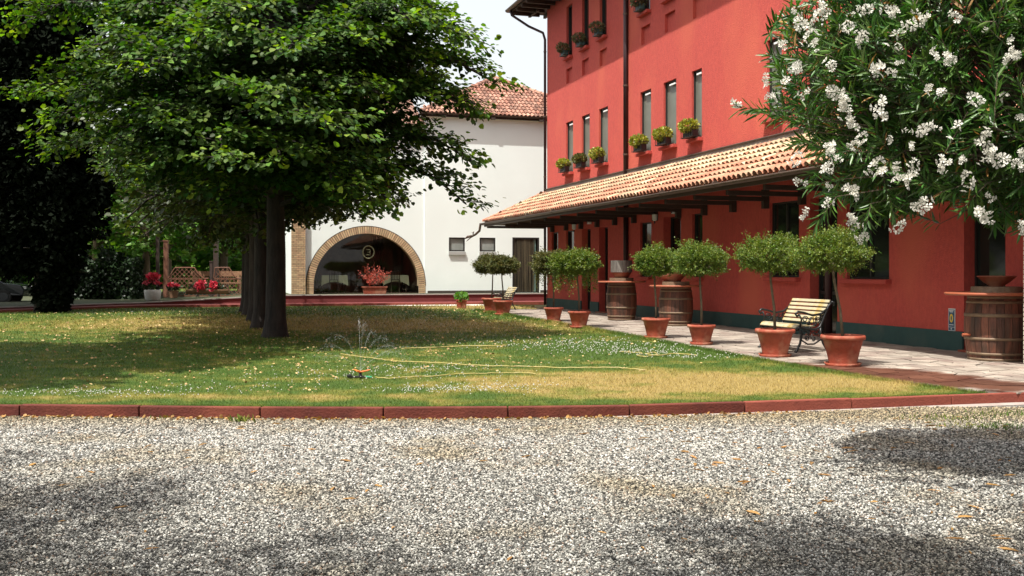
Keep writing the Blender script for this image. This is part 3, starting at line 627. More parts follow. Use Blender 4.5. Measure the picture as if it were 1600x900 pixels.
def halfpipe(mb, p0, p1, r, n=7):
    p0 = Vector(p0); p1 = Vector(p1); d = (p1-p0).normalized(); sd = d.cross(Vector((0,0,1))).normalized(); vs = []; fs = []
    for p in (p0, p1):
        for rr in (r, r-.012):
            for k in range(n+1):
                a = PI*k/n; vs.append(p+sd*math.cos(a)*rr-Vector((0,0,1))*math.sin(a)*rr)
    m = n+1
    for k in range(n): fs += [(k, k+1, k+1+2*m, k+2*m), (m+k+1, m+k, m+k+2*m, m+k+1+2*m)]
    fs += [(0, 2*m, 3*m, m), (n, m+n, 3*m+n, 2*m+n)]
    for k in range(n): fs += [(k, m+k, m+k+1, k+1), (2*m+k, 2*m+k+1, 3*m+k+1, 3*m+k)]
    mb.add(vs, fs)
gm = MB(); halfpipe(gm, (-OV-.1, -OV-.09, EZ+.04), (SL+OV, -OV-.09, EZ+.04), .10); halfpipe(gm, (-OV-.09, DEP, EZ+.04), (-OV-.09, -OV-.1, EZ+.04), .10); gm.build('roof_gutter', M_gutter, house, smooth=True)
# downpipes
dp1 = MB().tube([(-OV+.25, -OV-.05, EZ-.05), (-OV+.3, -OV+.0, EZ-.25), (-.75, -.6, EZ-.75), (-.10, -.16, EZ-1.15), (-.03, -.09, EZ-1.45), (-.03, -.09, 5.0)], .055, 10).build('downpipe', M_pipe, house, smooth=True)
MB().tube([(-.03, -.09, 4.98), (-.03, -.09, .1)], .055, 10).build('downpipe', M_pipe, house, smooth=True)
for z in (11, 8.2, 5.6): MB().tube([(-.03, -.09, z), (-.03, -.09, z+.05)], .068, 10).build('pipe_clip', M_gutter, dp1)
sp = s_of(981.5)
dp2 = MB().tube([(sp, -.09, HT-.3), (sp, -.09, 4.9)], .085, 10).build('downpipe', M_pipe, house, smooth=True)
MB().tube([(sp, -.09, 4.85), (sp, -.09, .1)], .085, 10).build('downpipe', M_pipe, house, smooth=True)
for z in (10.5, 8, 5.6): MB().tube([(sp, -.09, z), (sp, -.09, z+.06)], .10, 10).build('pipe_clip', M_gutter, dp2)
sp = s_of(1301); MB().tube([(sp, -.1, 4.6), (sp, -.1, .1)], .085, 10).build('downpipe', M_pipe, house, smooth=True)

# canopy
CD = 2.2; CZ0 = 3.72; CZ1 = 4.90
slope = math.atan2(CZ1-CZ0, CD); SLEN = math.hypot(CD, CZ1-CZ0)
can = MB(); can.add([(-CD, -CD, CZ0-.03), (SL, -CD, CZ0-.03), (SL, 0, CZ1-.03), (0, 0, CZ1-.03), (-CD, -CD, CZ0-.07), (SL, -CD, CZ0-.07), (SL, 0, CZ1-.07), (0, 0, CZ1-.07)], [(0,1,2,3), (7,6,5,4), (0,4,5,1), (3,2,6,7), (0,3,7,4)])
can.add([(-CD, -CD, CZ0-.02), (0, 0, CZ1-.02), (0, DEP*.5, CZ1-.02), (-CD, DEP*.5, CZ0-.02), (-CD, -CD, CZ0-.06), (0, 0, CZ1-.06), (0, DEP*.5, CZ1-.06), (-CD, DEP*.5, CZ0-.06)], [(0,1,2,3), (7,6,5,4), (3,2,6,7), (0,3,7,4)])
canopy = can.build('canopy', M_dkwood, house)
def tile_geo(mb, M, conv=True, L=.50, r0=.098, r1=.070, n=6, th=.013):
    vs = []; sgn = 1 if conv else -1
    for (y, r) in ((0, r0), (L, r1)):
        for rr in (r, r-th):
            for k in range(n+1):
                a = PI*k/n; vs.append((math.cos(a)*rr, y, sgn*math.sin(a)*rr*(1.1 if conv else .9)))
    m = n+1; fs = []
    for k in range(n): fs += [(k+1, k, 2*m+k, 2*m+k+1), (m+k, m+k+1, 3*m+k+1, 3*m+k), (k, k+1, m+k+1, m+k)]
    mb.add(vs, fs, M)
PITCH = .232; NCO = 6; CL = SLEN/NCO
tileme = {}
def tile_mesh(conv, mt):
    key = (conv, mt.name)
    if key not in tileme: b = MB(); tile_geo(b, None, conv); tileme[key] = b.mesh('tile', mt)
    return tileme[key]
cov = []; pans = MB(); coveru = MB(); coveru2 = MB()
ncol = int((SL+CD)/PITCH)
for i in range(ncol):
    s = -CD+.1+i*PITCH
    for j in range(NCO):
        dn = j*CL-.06; t = -CD+dn*math.cos(slope); z = CZ0+dn*math.sin(slope)
        if s < 0 and t+.1 > -abs(s)+.0: continue
        jz = random.uniform(-.006, .006)
        Mx = Matrix.Translation((s+random.uniform(-.006, .006), t, z+.055+jz)) @ Matrix.Rotation(slope-.085, 4, 'X') @ Matrix.Rotation(random.uniform(-.03, .03), 4, 'Z')
        Mp = Matrix.Translation((s+PITCH/2, t+.05, z+.075)) @ Matrix.Rotation(slope-.05, 4, 'X')
        mt = M_tile2 if (j >= 3+ (1 if random.random() < .35 else 0) and random.random() < .8) or random.random() < .1 else M_tile
        cov.append((s, j, Mx, mt)); tile_geo(pans, Mp, False, n=4)
vis = [c for c in cov if c[0] < s_of(1262)+1.5]; vis.sort(key=lambda c: -c[0]); near = vis[:300]; nid = set(id(c) for c in near)
for c in cov:
    if id(c) in nid:
        o = link('roof_tile', tile_mesh(True, c[3]), canopy); o.matrix_local = c[2]
    else: tile_geo(coveru2 if c[3] is M_tile2 else coveru, c[2], True, n=5)
coveru.build('roof_tiles', M_tile, canopy, kind='stuff'); coveru2.build('roof_tiles', M_tile2, canopy, kind='stuff'); pans.build('pan_tiles', M_tile, canopy, kind='stuff')
# hip cap tiles
hc = MB(); hd_ = Vector((1, 1, (CZ1-CZ0)/CD)); Lh = Vector((CD, CD, CZ1-CZ0)).length; hdn = Vector((CD, CD, CZ1-CZ0)).normalized()
q = hdn.to_track_quat('Y', 'Z').to_matrix().to_4x4()
for k in range(8): tile_geo(hc, Matrix.Translation(Vector((-CD, -CD, CZ0+.05))+hdn*(k*Lh/8-.05)) @ q, True, L=.5, r0=.12, r1=.095)
hc.build('hip_tiles', M_tile, canopy)
st = MB()
for i in range(26):
    for j in range(NCO):
        dn = j*CL-.06; s = -CD+dn*math.cos(slope); z = CZ0+dn*math.sin(slope); t = -CD+.3+i*PITCH
        if t-.1 < s: continue
        tile_geo(st, Matrix.Translation((s, t, z+.02)) @ Matrix.Rotation(-PI/2, 4, 'Z') @ Matrix.Rotation(slope, 4, 'X'), True, n=4)
st.build('end_tiles', M_tile, canopy, kind='stuff')
cg = MB(); halfpipe(cg, (-CD-.12, -CD-.14, CZ0-.035), (SL, -CD-.14, CZ0-.035), .085); halfpipe(cg, (-CD-.14, DEP*.5, CZ0-.035), (-CD-.14, -CD-.12, CZ0-.035), .085); cg.build('canopy_gutter', M_gutter, canopy, smooth=True)
MB().box((SL/2-CD/2, -CD+.0, CZ0-.11), (SL+CD, .06, .17)).build('fascia', M_gutter, canopy)
for k in range(13): MB().tube([(-CD+.8+k*3.0, -CD-.14, CZ0-.045), (-CD+.84+k*3.0, -CD-.14, CZ0-.045)], .088, 10).build('gutter_joint', M_gutter, canopy)
fl = MB(); fl.box((SL/2, -.05, CZ1+.06), (SL, .06, .20)); fl.box((SL/2, -.12, CZ1+.005), (SL+.1, .18, .05)); fl.build('flashing', M_flash, canopy)
MB().tube([(0.02, -.09, CZ1+.17), (SL, -.09, CZ1+.17)], .028, 8).build('flashing_roll', M_gutter, canopy, smooth=True)
k = 0
while True:
    s = .9+k*1.72; k += 1
    if s > SL-1: break
    b = MB(); b.add([(s-.07, -CD+.06, CZ0-.12), (s+.07, -CD+.06, CZ0-.12), (s+.07, 0, CZ1-.08), (s-.07, 0, CZ1-.08), (s-.07, -CD+.06, CZ0-.20), (s+.07, -CD+.06, CZ0-.20), (s+.07, 0, CZ1-.24), (s-.07, 0, CZ1-.24)], [(3,2,1,0), (4,5,6,7), (0,1,5,4), (1,2,6,5), (2,3,7,6), (3,0,4,7)])
    b.box((s, -CD/2+.0, CZ0-.26), (.11, CD-.12, .11)); b.box((s, -.08, CZ0-.26), (.14, .16, .5)); b.build('rafter', M_dkwood, canopy)
b = MB(); b.tube([(-CD+.1, -CD+.1, CZ0-.2), (-.1, -.1, CZ0-.28)], .07, 4); b.build('rafter', M_dkwood, canopy)
# gargoyle spout
sg = MB(); g0 = Vector((-CD-.1, -CD-.16, CZ0-.03))
sg.tube([g0, g0+Vector((-.02, -.02, -.16)), g0+Vector((-.03, -.05, -.34)), g0+Vector((-.16, -.20, -.50)), g0+Vector((-.30, -.40, -.62))], [.05, .055, .055, .05, .045], 10)
sg.tube([g0+Vector((-.26, -.34, -.56)), g0+Vector((-.36, -.50, -.60)), g0+Vector((-.48, -.64, -.70))], [.05, .06, .01], 8); sg.tube([g0+Vector((-.28, -.40, -.64)), g0+Vector((-.40, -.55, -.80))], [.035, .01], 6)
sg.tube([g0+Vector((-.22, -.30, -.50)), g0+Vector((-.20, -.27, -.38)), g0+Vector((-.27, -.35, -.42))], [.03, .035, .005], 6); sg.build('gutter_spout', M_gutter, canopy, smooth=True)

# lanterns and little white speakers below the canopy
for px, lab, lab2 in ((904, 'small hanging lantern under the canopy near its far end', 'tiny white camera under canopy beside the far lantern'), (1034, 'small hanging lantern under the canopy above the wide doorway', 'tiny white camera under canopy beside the nearer lantern')):
    s = s_of(px+14); p = wallpt(s, -.55, 0)
    t = thing('hanging_lantern', lab, 'lantern', (p.x, p.y, 3.20), RZ, 'lanterns hanging under the canopy')
    MB().tube([(0,0,.48), (0,0,.25)], .012, 6).build('chain', M_iron, t); MB().lathe([(.01, .26), (.06, .22), (.13, .17), (.13, .155)], 8).build('cap', M_iron, t)
    MB().lathe([(.09, .155), (.08, -.02), (.03, -.05), (.001, -.06)], 8).build('glass', M_lampglass, t); MB().lathe([(.02, -.05), (.025, -.1), (.005, -.14)], 8, cap=True).build('finial', M_iron, t)
    p = wallpt(s+.5, -.12, 0); t = thing('security_camera', lab2, 'camera', (p.x, p.y, 3.4), RZ, 'white cameras under the canopy')
    MB().box((0, 0, 0), (.08, .16, .09)).build('housing', M_whiteplastic, t, bevel=.01); MB().tube([(0, -.08, 0), (0, -.10, 0)], .025, 10).build('lens', M_blackpl, t); MB().box((0, .08, 0), (.03, .1, .03)).build('mount', M_iron, t)

# window boxes
def foliage_clump(n, rx, ry, rz_, size, shape=SMALL, faces=SMALLF, r=rng, spike=0.0):
    B = unit(r.normal(size=(n, 3)))*(.45+.55*r.random((n, 1))**.5); P = B*np.array([rx, ry, rz_]); D = B+r.normal(size=(n, 3))*.5+np.array([0, 0, .25])
    return P, D, B+r.normal(size=(n, 3))*.5, size*r.uniform(.6, 1.3, n)
boxes = [(889.5, 5.55, 1, 'yellow green plant in a black sill box, first floor window nearest the far corner'), (915, 5.55, 1, 'sill box of yellowish trailing plant on first floor, middle window left of the downpipe'), (943, 5.55, 1, 'bushy yellow green sill box on first floor window just left of the tall downpipe'),
    (1009, 5.55, 1, 'yellow green sill box on first floor window just right of the tall downpipe'), (1047, 5.55, 1, 'largest leafy sill box on first floor, middle window right of the downpipe'), (1089, 5.55, 1, 'sill box with yellow leaves on first floor window nearest the white oleander blossoms'),
    (889.5, 10.25, 0, 'dark sparse sill box on top floor window nearest the far corner'), (915, 10.25, 0, 'dark plant in teal pot on top floor, middle window left of the downpipe'), (943, 10.25, 0, 'dark plant in teal pot on top floor window just left of the downpipe'), (1009, 10.25, 0, 'drooping dark sill box on top floor window just right of the downpipe')]
M_tealpot = mat('teal_pot', (.03, .09, .085), (.05, .12, .11), 6, .5)
for i, (px, z, lit, lab) in enumerate(boxes):
    s = s_of(px); p = wallpt(s, -.20, z)
    t = thing('window_box', lab, 'window box', (p.x, p.y, z), RZ, 'planted boxes on the window sills')
    mb = MB(); mb.box((0, 0, .13), (.62 if lit else .34, .20, .22), taper=1.0); mb.build('trough', M_blackpl if lit else M_tealpot, t, bevel=.015)
    hb = MB()
    for k in range(7 if lit else 4): x = -.36+k*.12 if lit else -.2+k*.13; hb.box((x, -.14, .17), (.015, .015, .30))
    for zz in (.03, .31): hb.box((0, -.14, zz), (.74 if lit else .42, .02, .02)); hb.box((-.37 if lit else -.21, .0, zz), (.02, .3, .02)); hb.box((.37 if lit else .21, .0, zz), (.02, .3, .02))
    hb.build('railing', M_iron, t)
    P, D, U, sz = foliage_clump(760 if lit else 380, random.uniform(.34, .44) if lit else .27, .26, random.uniform(.16, .23) if lit else .18, .08); P += np.array([0, -.06, .36]); 
    if not lit: P[:, 2] -= np.abs(P[:, 0])*.3
    V, Q = leaves(P, D, U, sz, SMALL*np.array([1.6, 1, 1]), SMALLF); link('plant', npmesh('plant', V, Q, M_flowerleaf if lit and i != 1 else M_flowerleafshade if not lit else M_boxb), t)

# wall plaque
p = wallpt(s_of(1489), -.012, .62); t = thing('wall_plaque', 'small blue notice plaque with yellow oval on the red wall beside the barrel', 'sign', (p.x, p.y, .62), RZ)
MB().box((0, 0, 0), (.19, .012, .44)).build('backing', M_whiteplastic, t)
MB().box((0, -.008, .03), (.165, .006, .345)).build('blue_panel', M_blue, t)
e = MB(); e.add([(.05*math.cos(a), -.0135, .03+.085*math.sin(a)) for a in np.linspace(0, 2*PI, 20, endpoint=False)], [tuple(range(20))]); e.build('oval', M_yellow, t)
e = MB(); e.add([(.018*math.cos(a), -.0155, .03+.05*math.sin(a)) for a in np.linspace(0, 2*PI, 16, endpoint=False)], [tuple(range(16))]); e.build('symbol', M_blue, t)
e = MB(); [e.box((0, -.0125, z), (wd, .002, .012)) for z, wd in ((.18, .13), (.155, .10), (-.10, .12))]; e.build('printed_lines', M_whiteplastic, t)
e = MB(); e.box((0, -.009, -.18), (.165, .006, .06)); e.build('blue_band', M_blue, t); e = MB(); e.add([((.026 if k % 2 == 0 else .011)*math.sin(k*PI/5), -.0135, -.18+(.026 if k % 2 == 0 else .011)*math.cos(k*PI/5)) for k in range(10)], [tuple(range(10))]); e.build('star', M_whiteplastic, t)

# brick pillar at right edge
t = thing('brick_pillar', 'slim pale brick pillar beside the wine barrel at the right edge', 'pillar', (8.545, 16.5, 0), RZ)
MB().box((0, 0, 1.78), (.36, .36, 3.56)).build('mortar_core', M_darkjoint, t)
bk = MB().box((0, 0, 0), (.188, .188, .062)).mesh('brick', M_palebrick)
for c in range(46):
    for x in (-.1, .1):
        for y in (-.1, .1): link('brick', bk, t, loc=(x, y, .04+c*.0765))
# ------------------------------------------------------------------ white house
wh = thing('white_house', 'white rendered house with big brick arch window and tiled hip roof', 'house', (WX, WY, WZ), WRZ)
H1 = 8.85; H0 = 8.25
m = MB(); AC = -2.82; AR = 2.53; SPR = .36
m.add([(-6.4,0,0), (AC-AR,0,0), (AC-AR,0,H0), (-6.4,0,H0)], [(0,1,2,3)]); m.add([(AC+AR,0,0), (0,0,0), (0,0,H0), (AC+AR,0,H0)], [(0,1,2,3)])
NA = 40; xs = [AC-AR*math.cos(PI*k/NA) for k in range(NA+1)]; zz = [SPR+AR*math.sin(PI*k/NA) for k in range(NA+1)]
for k in range(NA): m.add([(xs[k],0,zz[k]), (xs[k+1],0,zz[k+1]), (xs[k+1],0,H0), (xs[k],0,H0)], [(0,1,2,3)])
rvm = MB()
for k in range(NA): rvm.add([(xs[k],-.03,zz[k]), (xs[k+1],-.03,zz[k+1]), (xs[k+1],.35,zz[k+1]), (xs[k],.35,zz[k])], [(0,1,2,3)])
rvm.build('arch_reveal', M_brick, wh)
m.add([(-6.4,0,0), (-6.4,9,0), (-6.4,9,H0), (-6.4,0,H0)], [(3,2,1,0)])
wops = [(1.22, 2.03, 2.05, 2.74), (2.78, 3.6, 2.05, 2.74), (4.48, 5.9, .0, 2.77)]
xs2 = sorted(set([.0, 9.8]+[v for o in wops for v in o[:2]])); zs2 = sorted(set([0, H1]+[v for o in wops for v in o[2:]]))
YF = -.06
for i in range(len(xs2)-1):
    for j in range(len(zs2)-1):
        cx, cz = (xs2[i]+xs2[i+1])/2, (zs2[j]+zs2[j+1])/2
        if any(o[0] < cx < o[1] and o[2] < cz < o[3] for o in wops): continue
        m.add([(xs2[i],YF,zs2[j]), (xs2[i+1],YF,zs2[j]), (xs2[i+1],YF,zs2[j+1]), (xs2[i],YF,zs2[j+1])], [(0,1,2,3)])
for o in wops:
    a, b, c, d = o; m.add([(a,YF,c), (b,YF,c), (b,YF,d), (a,YF,d), (a,.2,c), (b,.2,c), (b,.2,d), (a,.2,d)], [(0,3,7,4), (1,5,6,2), (3,2,6,7), (0,4,5,1)])
m.add([(0,YF,0), (0,0,0), (0,0,H1), (0,YF,H1)], [(0,1,2,3)]); m.add([(0,0,H0), (0,9,H0), (0,9,H1), (0,0,H1)], [(0,1,2,3)]); m.add([(9.8,YF,0), (9.8,9.8,0), (9.8,9.8,H1), (9.8,YF,H1)], [(0,1,2,3)])
m.build('wall', M_white, wh)
MB().box((4.9-2.6, YF-.01, .06), (4.3, .05, .12)).build('base_strip', M_darkjoint, wh); MB().box((7.9, YF-.01, .06), (3.9, .05, .12)).build('base_strip', M_darkjoint, wh)
for a, b, c, d in wops[:2]:
    fr = MB(); fw = .07
    for cc, dd in (((a+fw/2, 0, (c+d)/2), (fw, .08, d-c)), ((b-fw/2, 0, (c+d)/2), (fw, .08, d-c)), (((a+b)/2, 0, d-fw/2), (b-a-2*fw, .08, fw)), (((a+b)/2, 0, c+fw/2), (b-a-2*fw, .08, fw))): fr.box(cc, dd)
    wf = fr.build('window', M_frame, wh); MB().box(((a+b)/2, .03, (c+d)/2), (b-a-.1, .02, d-c-.1)).build('pane', mat('pale_curtained_glass', (.22, .24, .22), (.3, .32, .3), 2, .15), wf); MB().box(((a+b)/2, -.07, c-.09), (b-a+.04, .16, .16)).build('sill', mat('grey_sill', (.34, .34, .32), None, 3, .8), wf)
a, b, c, d = wops[2]; fr = MB(); fr.box((a+.04, .0, d/2), (.08, .1, d)); fr.box((b-.04, .0, d/2), (.08, .1, d)); fr.box(((a+b)/2, .0, d-.04), (b-a-.16, .1, .08)); wf = fr.build('doorway', M_frame, wh)
MB().box(((a+b)/2, .19, d/2), (b-a, .02, d)).build('dark_opening', M_frame, wf)
MB().box((b-.24, .03, d/2), (.14, .04, d-.1)).build('door_leaf', M_teal, wf)
for k in range(38):
    x = a+.09+k*.0285; MB().tube([(x, .0+random.uniform(-.02, .02), d-.06), (x+random.uniform(-.02, .02), -.02, d*.5), (x+random.uniform(-.03, .03), random.uniform(-.03, .03), .04)], random.uniform(.008, .014), 4).build('bead_strand', M_curtain, wf)
# arch voussoirs
bm = MB(); bm.add([(-.037,-.06,0), (.037,-.06,0), (.037,.06,0), (-.037,.06,0), (-.042,-.06,.33), (.042,-.06,.33), (.042,.06,.33), (-.042,.06,.33)], [(3,2,1,0), (4,5,6,7), (0,1,5,4), (1,2,6,5), (2,3,7,6), (3,0,4,7)])
vme = bm.mesh('arch_brick', M_brick)
arcb = MB()
for k in range(NA):
    a0, a1 = PI*k/NA, PI*(k+1)/NA
    arcb.add([(AC-r*math.cos(a), -.035, SPR+r*math.sin(a)) for r, a in ((AR, a0), (AR, a1), (AR+.33, a1), (AR+.33, a0))], [(0,1,2,3)])
arcb.box((AC-AR-.165, -.0, SPR/2), (.33, .07, SPR)); arcb.box((AC+AR+.165, -.0, SPR/2), (.33, .07, SPR))
arch = arcb.build('brick_arch', M_mortar, wh)
NV = 80
for k in range(NV):
    a = PI*(k+.5)/NV; link('arch_brick', vme, arch, loc=(AC-(AR)*math.cos(a), -.02, SPR+(AR)*math.sin(a)), rot=(0, a-PI/2, 0))
for sx in (-1, 1):
    for k in range(4): MB().box((AC+sx*(AR+.167), -.02, .045+k*.09), (.33, .11, .076)).build('arch_brick', M_brick, arch)
MB().tube([(AC-(AR+.35)*math.cos(PI*k/NA), -.05, SPR+(AR+.35)*math.sin(PI*k/NA)) for k in range(NA+1)], .022, 5).build('arch_trim', M_darkjoint, arch)
# brick corner pillar
pb = MB(); pc = MB().box((-6.06, -.04, 1.9), (.64, .30, 3.8)).build('brick_pilaster', M_mortar, wh)
for c in range(44):
    e_ = [0, .22, .44, .655] if c % 2 else [0, .11, .33, .55, .655]
    for u0, u1 in zip(e_, e_[1:]): pb.box((-6.39+(u0+u1)/2, -.055, .045+c*.086), (u1-u0-.014, .31+random.uniform(0, .012), .070))
pb.build('pilaster_bricks', M_brick, pc, kind='stuff')
# arch glazing and room
gl = MB(); gl.add([(AC-AR*math.cos(PI*k/NA), .30, SPR+AR*math.sin(PI*k/NA)) for k in range(NA+1)]+[(AC+AR, .30, .02), (AC-AR, .30, .02)], [tuple(range(NA+3))]); gl.build('arch_glass', M_clearglass, wh)
rb = MB(); rb.add([(-6.0,.36,.01), (0,.36,.01), (0,6,.01), (-6,6,.01), (-6,.36,3.6), (0,.36,3.6), (0,6,3.6), (-6,6,3.6)], [(0,1,2,3), (3,2,6,7), (4,7,6,5), (0,3,7,4), (1,5,6,2)]); rb.build('dining_room', M_interior, wh)
for k in range(9):
    x = -5.2+k*.16 if k < 5 else -1.6+(k-5)*.16
    MB().tube([(x, 5.8, 0), (x, 5.8, 3.4)], .07, 6).build('curtain_fold', mat('brown_curtain', (.16, .10, .06), None, 4, .8) if k == 0 else bpy.data.materials['brown_curtain'], wh)
# roofs
ap = (4.9, 4.9+YF, H1+2.75); E = .22
rf = MB(); rf.add([(-E,-E+YF,H1-.05), (9.8+E,-E+YF,H1-.05), (9.8+E,9.8+E,H1-.05), (-E,9.8+E,H1-.05), ap], [(0,1,4), (1,2,4), (2,3,4), (3,0,4)]); roof = rf.build('roof', M_rooft, wh)
rl = math.hypot(4.9+E, 2.8); rs_ = math.atan2(2.8, 4.9+E); tl = MB(); tp = MB(); nc = 13; cl_ = rl/nc
for i in range(49):
    x = -E+.1+i*.217
    for j in range(nc):
        dn = j*cl_-.04; y = -E+YF+dn*math.cos(rs_); z = H1-.05+dn*math.sin(rs_); lim = (y+E)
        if x < -E+lim+.0 or x > 9.8+E-lim: continue
        if abs(x-4.9) > (5.3-lim)+.0: continue
        tile_geo(tl, Matrix.Translation((x, y, z+.02)) @ Matrix.Rotation(rs_-.03, 4, 'X') @ Matrix.Rotation(random.uniform(-.04, .04), 4, 'Z'), True, n=5)
        tile_geo(tp, Matrix.Translation((x+.108, y+.02, z+.07)) @ Matrix.Rotation(rs_-.03, 4, 'X'), False, n=4)
tl.build('roof_tiles', M_rooft, roof, kind='stuff'); tp.build('pan_tiles', M_rooft, roof, kind='stuff')
hp_ = MB()
for sx in (-1, 1):
    a0 = Vector((4.9+sx*(4.9+E), -E+YF, H1)); a1 = Vector(ap)+Vector((0,0,.08)); dd = (a1-a0); q = dd.normalized().to_track_quat('Y', 'Z').to_matrix().to_4x4()
    for k in range(20): tile_geo(hp_, Matrix.Translation(a0+dd*(k/20)) @ q, True, L=.42, r0=.13, r1=.10, n=5)
hp_.build('hip_tiles', M_rooft, roof)
gm = MB(); halfpipe(gm, (-E-.1, -E+YF-.08, H1-.04), (9.8+E, -E+YF-.08, H1-.04), .085); gm.build('roof_gutter', M_gutter, wh)
MB().box((4.9, -E+YF+.03, H1-.14), (9.8+2*E, .05, .16)).build('fascia', M_dkwood, wh); MB().box((4.9, -E/2+YF+.03, H1-.20), (9.8+2*E, E, .03)).build('soffit', M_white, wh)
for x in (.9, 3.4, 5.9, 8.4): MB().box((x, -E+YF-.06, H1-.2), (.22, .14, .12)).build('gutter_bracket', M_dkwood, wh)
r2 = MB(); r2.add([(-6.8,-.35,H0-.02), (0,-.35,H0-.02), (0,4.5,H0+2.2), (-4,4.5,H0+2.2), (-6.8,9.3,H0-.02), (0,9.3,H0-.02)], [(0,1,2,3), (3,2,5,4), (0,3,4)]); r2.build('wing_roof', M_rooft, wh)

# furniture behind the arch glass
def wp(a, d, z=0): p = whpt(a, d, WZ+z); return (p.x, p.y, p.z)
for a, lab, lab2 in ((AC-1.45, 'table under pale green cloth behind arch glass, left of the red plant', 'dark slat back dining chair before the left table behind glass'), (AC+1.55, 'table under pale green cloth behind arch glass, right of the red plant', 'dark slat back dining chair before the right table behind glass')):
    t = thing('dining_table', lab, 'table', wp(a, 1.3, .02), WRZ, 'dining tables behind the arch window')
    c = MB(); w2 = .62; zt = .86; n_ = 10
    ring = []
    for k in range(40):
        u = k/40*4; e = int(u); f = u-e; cx_, cy_ = [(-w2+2*w2*f, -w2), (w2, -w2+2*w2*f), (w2-2*w2*f, w2), (-w2, w2-2*w2*f)][e]
        cor = 1-abs(f-.5)*2; ring.append((cx_, cy_, zt-.30-.22*(1-cor)**2, k))
    vs = [(x*.97, y*.97, zt) for x, y, z, k in ring]+[(x*1.0, y*1.0, zt-.03) for x, y, z, k in ring]+[(x*(1.04+.03*math.sin(k*1.9)), y*(1.04+.03*math.sin(k*1.9)), z) for x, y, z, k in ring]
    fs = [tuple(range(40))]+[(i, (i+1) % 40, (i+1) % 40+40, i+40) for i in range(40)]+[(i+40, (i+1) % 40+40, (i+1) % 40+80, i+80) for i in range(40)]
    c.add(vs, fs).build('tablecloth', M_cloth, t)
    for sx in (-1, 1):
        for sy in (-1, 1): MB().box((sx*.52, sy*.52, .42), (.06, .06, .84)).build('leg', M_dkwood, t)
    t = thing('dining_chair', lab2, 'chair', wp(a-.05, .62, .02), WRZ, 'dining chairs behind the arch window')
    MB().box((0, .2, .48), (.44, .42, .04)).build('seat', M_dkwood, t)
    for sx in (-1, 1):
        MB().box((sx*.2, .0, .54), (.035, .035, 1.08)).build('leg', M_dkwood, t); MB().box((sx*.2, .38, .24), (.035, .035, .48)).build('leg', M_dkwood, t)
    for k in range(4): MB().box((-.12+k*.08, 0, .82), (.022, .02, .38)).build('slat', M_dkwood, t)
    MB().box((0, 0, 1.03), (.40, .03, .07)).build('top_rail', M_dkwood, t); MB().box((0, 0, .63), (.38, .02, .03)).build('rail', M_dkwood, t)
t = thing('wreath', 'pale twig wreath with the number like figure on the arch glass', 'wreath', wp(AC+.12, .26, 2.0), WRZ)
t['label'] = 'round pale twig wreath hanging on the arch window glass'
MB().tube([(.27*math.cos(a), random.uniform(-.02, .02), .30*math.sin(a)) for a in np.linspace(0, 2*PI, 30)], .028, 6).build('ring', mat('wreath_twigs', (.30, .30, .18), (.2, .22, .12), 20, .9), t)
MB().tube([(-.1,0,.12), (.08,0,.12), (.10,0,.03), (-.04,0,.0), (.10,0,-.04), (.08,0,-.13), (-.1,0,-.13)], .02, 6).build('bow', bpy.data.materials['wreath_twigs'], t)
# planter with red foliage
pp = wp(AC+.30, -.50, 0)
t = thing('red_shrub_planter', 'red leaved shrub in a long terracotta trough before the brick arch', 'planter', pp, WRZ)
MB().box((0, 0, .16), (1.02, .36, .32), taper=1.10).build('trough', M_terra, t); MB().box((0, 0, .325), (1.18, .46, .05)).build('rim', M_terra, t); MB().box((0, 0, .345), (1.0, .3, .02)).build('soil', M_soil, t)
sb = MB(); PP = []; DD = []
for k in range(34):
    a = random.uniform(0, 6.28); l = random.uniform(.45, 1.15); e = random.uniform(.5, 1.4); tip = Vector((math.cos(a)*math.cos(e)*l*.95, math.sin(a)*math.cos(e)*l*.5, .33+math.sin(e)*l))
    sb.tube([(0, 0, .33), Vector((0, 0, .33)).lerp(tip, .5)+Vector((0, 0, .05)), tip], [.012, .008, .003], 4)
    n_ = 26; f = rng.random(n_)*.75+.3; PP.append(np.array([0, 0, .33])[None]+(np.array(tip)-np.array([0, 0, .33]))[None]*f[:, None]+rnd(n_, .05)); DD.append(np.array(tip-Vector((0,0,.33)))[None]+rnd(n_, .5))
PP = np.concatenate(PP); DD = np.concatenate(DD); sb.build('stems', M_stem, t); V, Q = leaves(PP, DD, rnd(len(PP)), rng.uniform(.05, .1, len(PP)), SMALL, SMALLF); link('foliage', npmesh('foliage', V, Q, M_redfol), t)

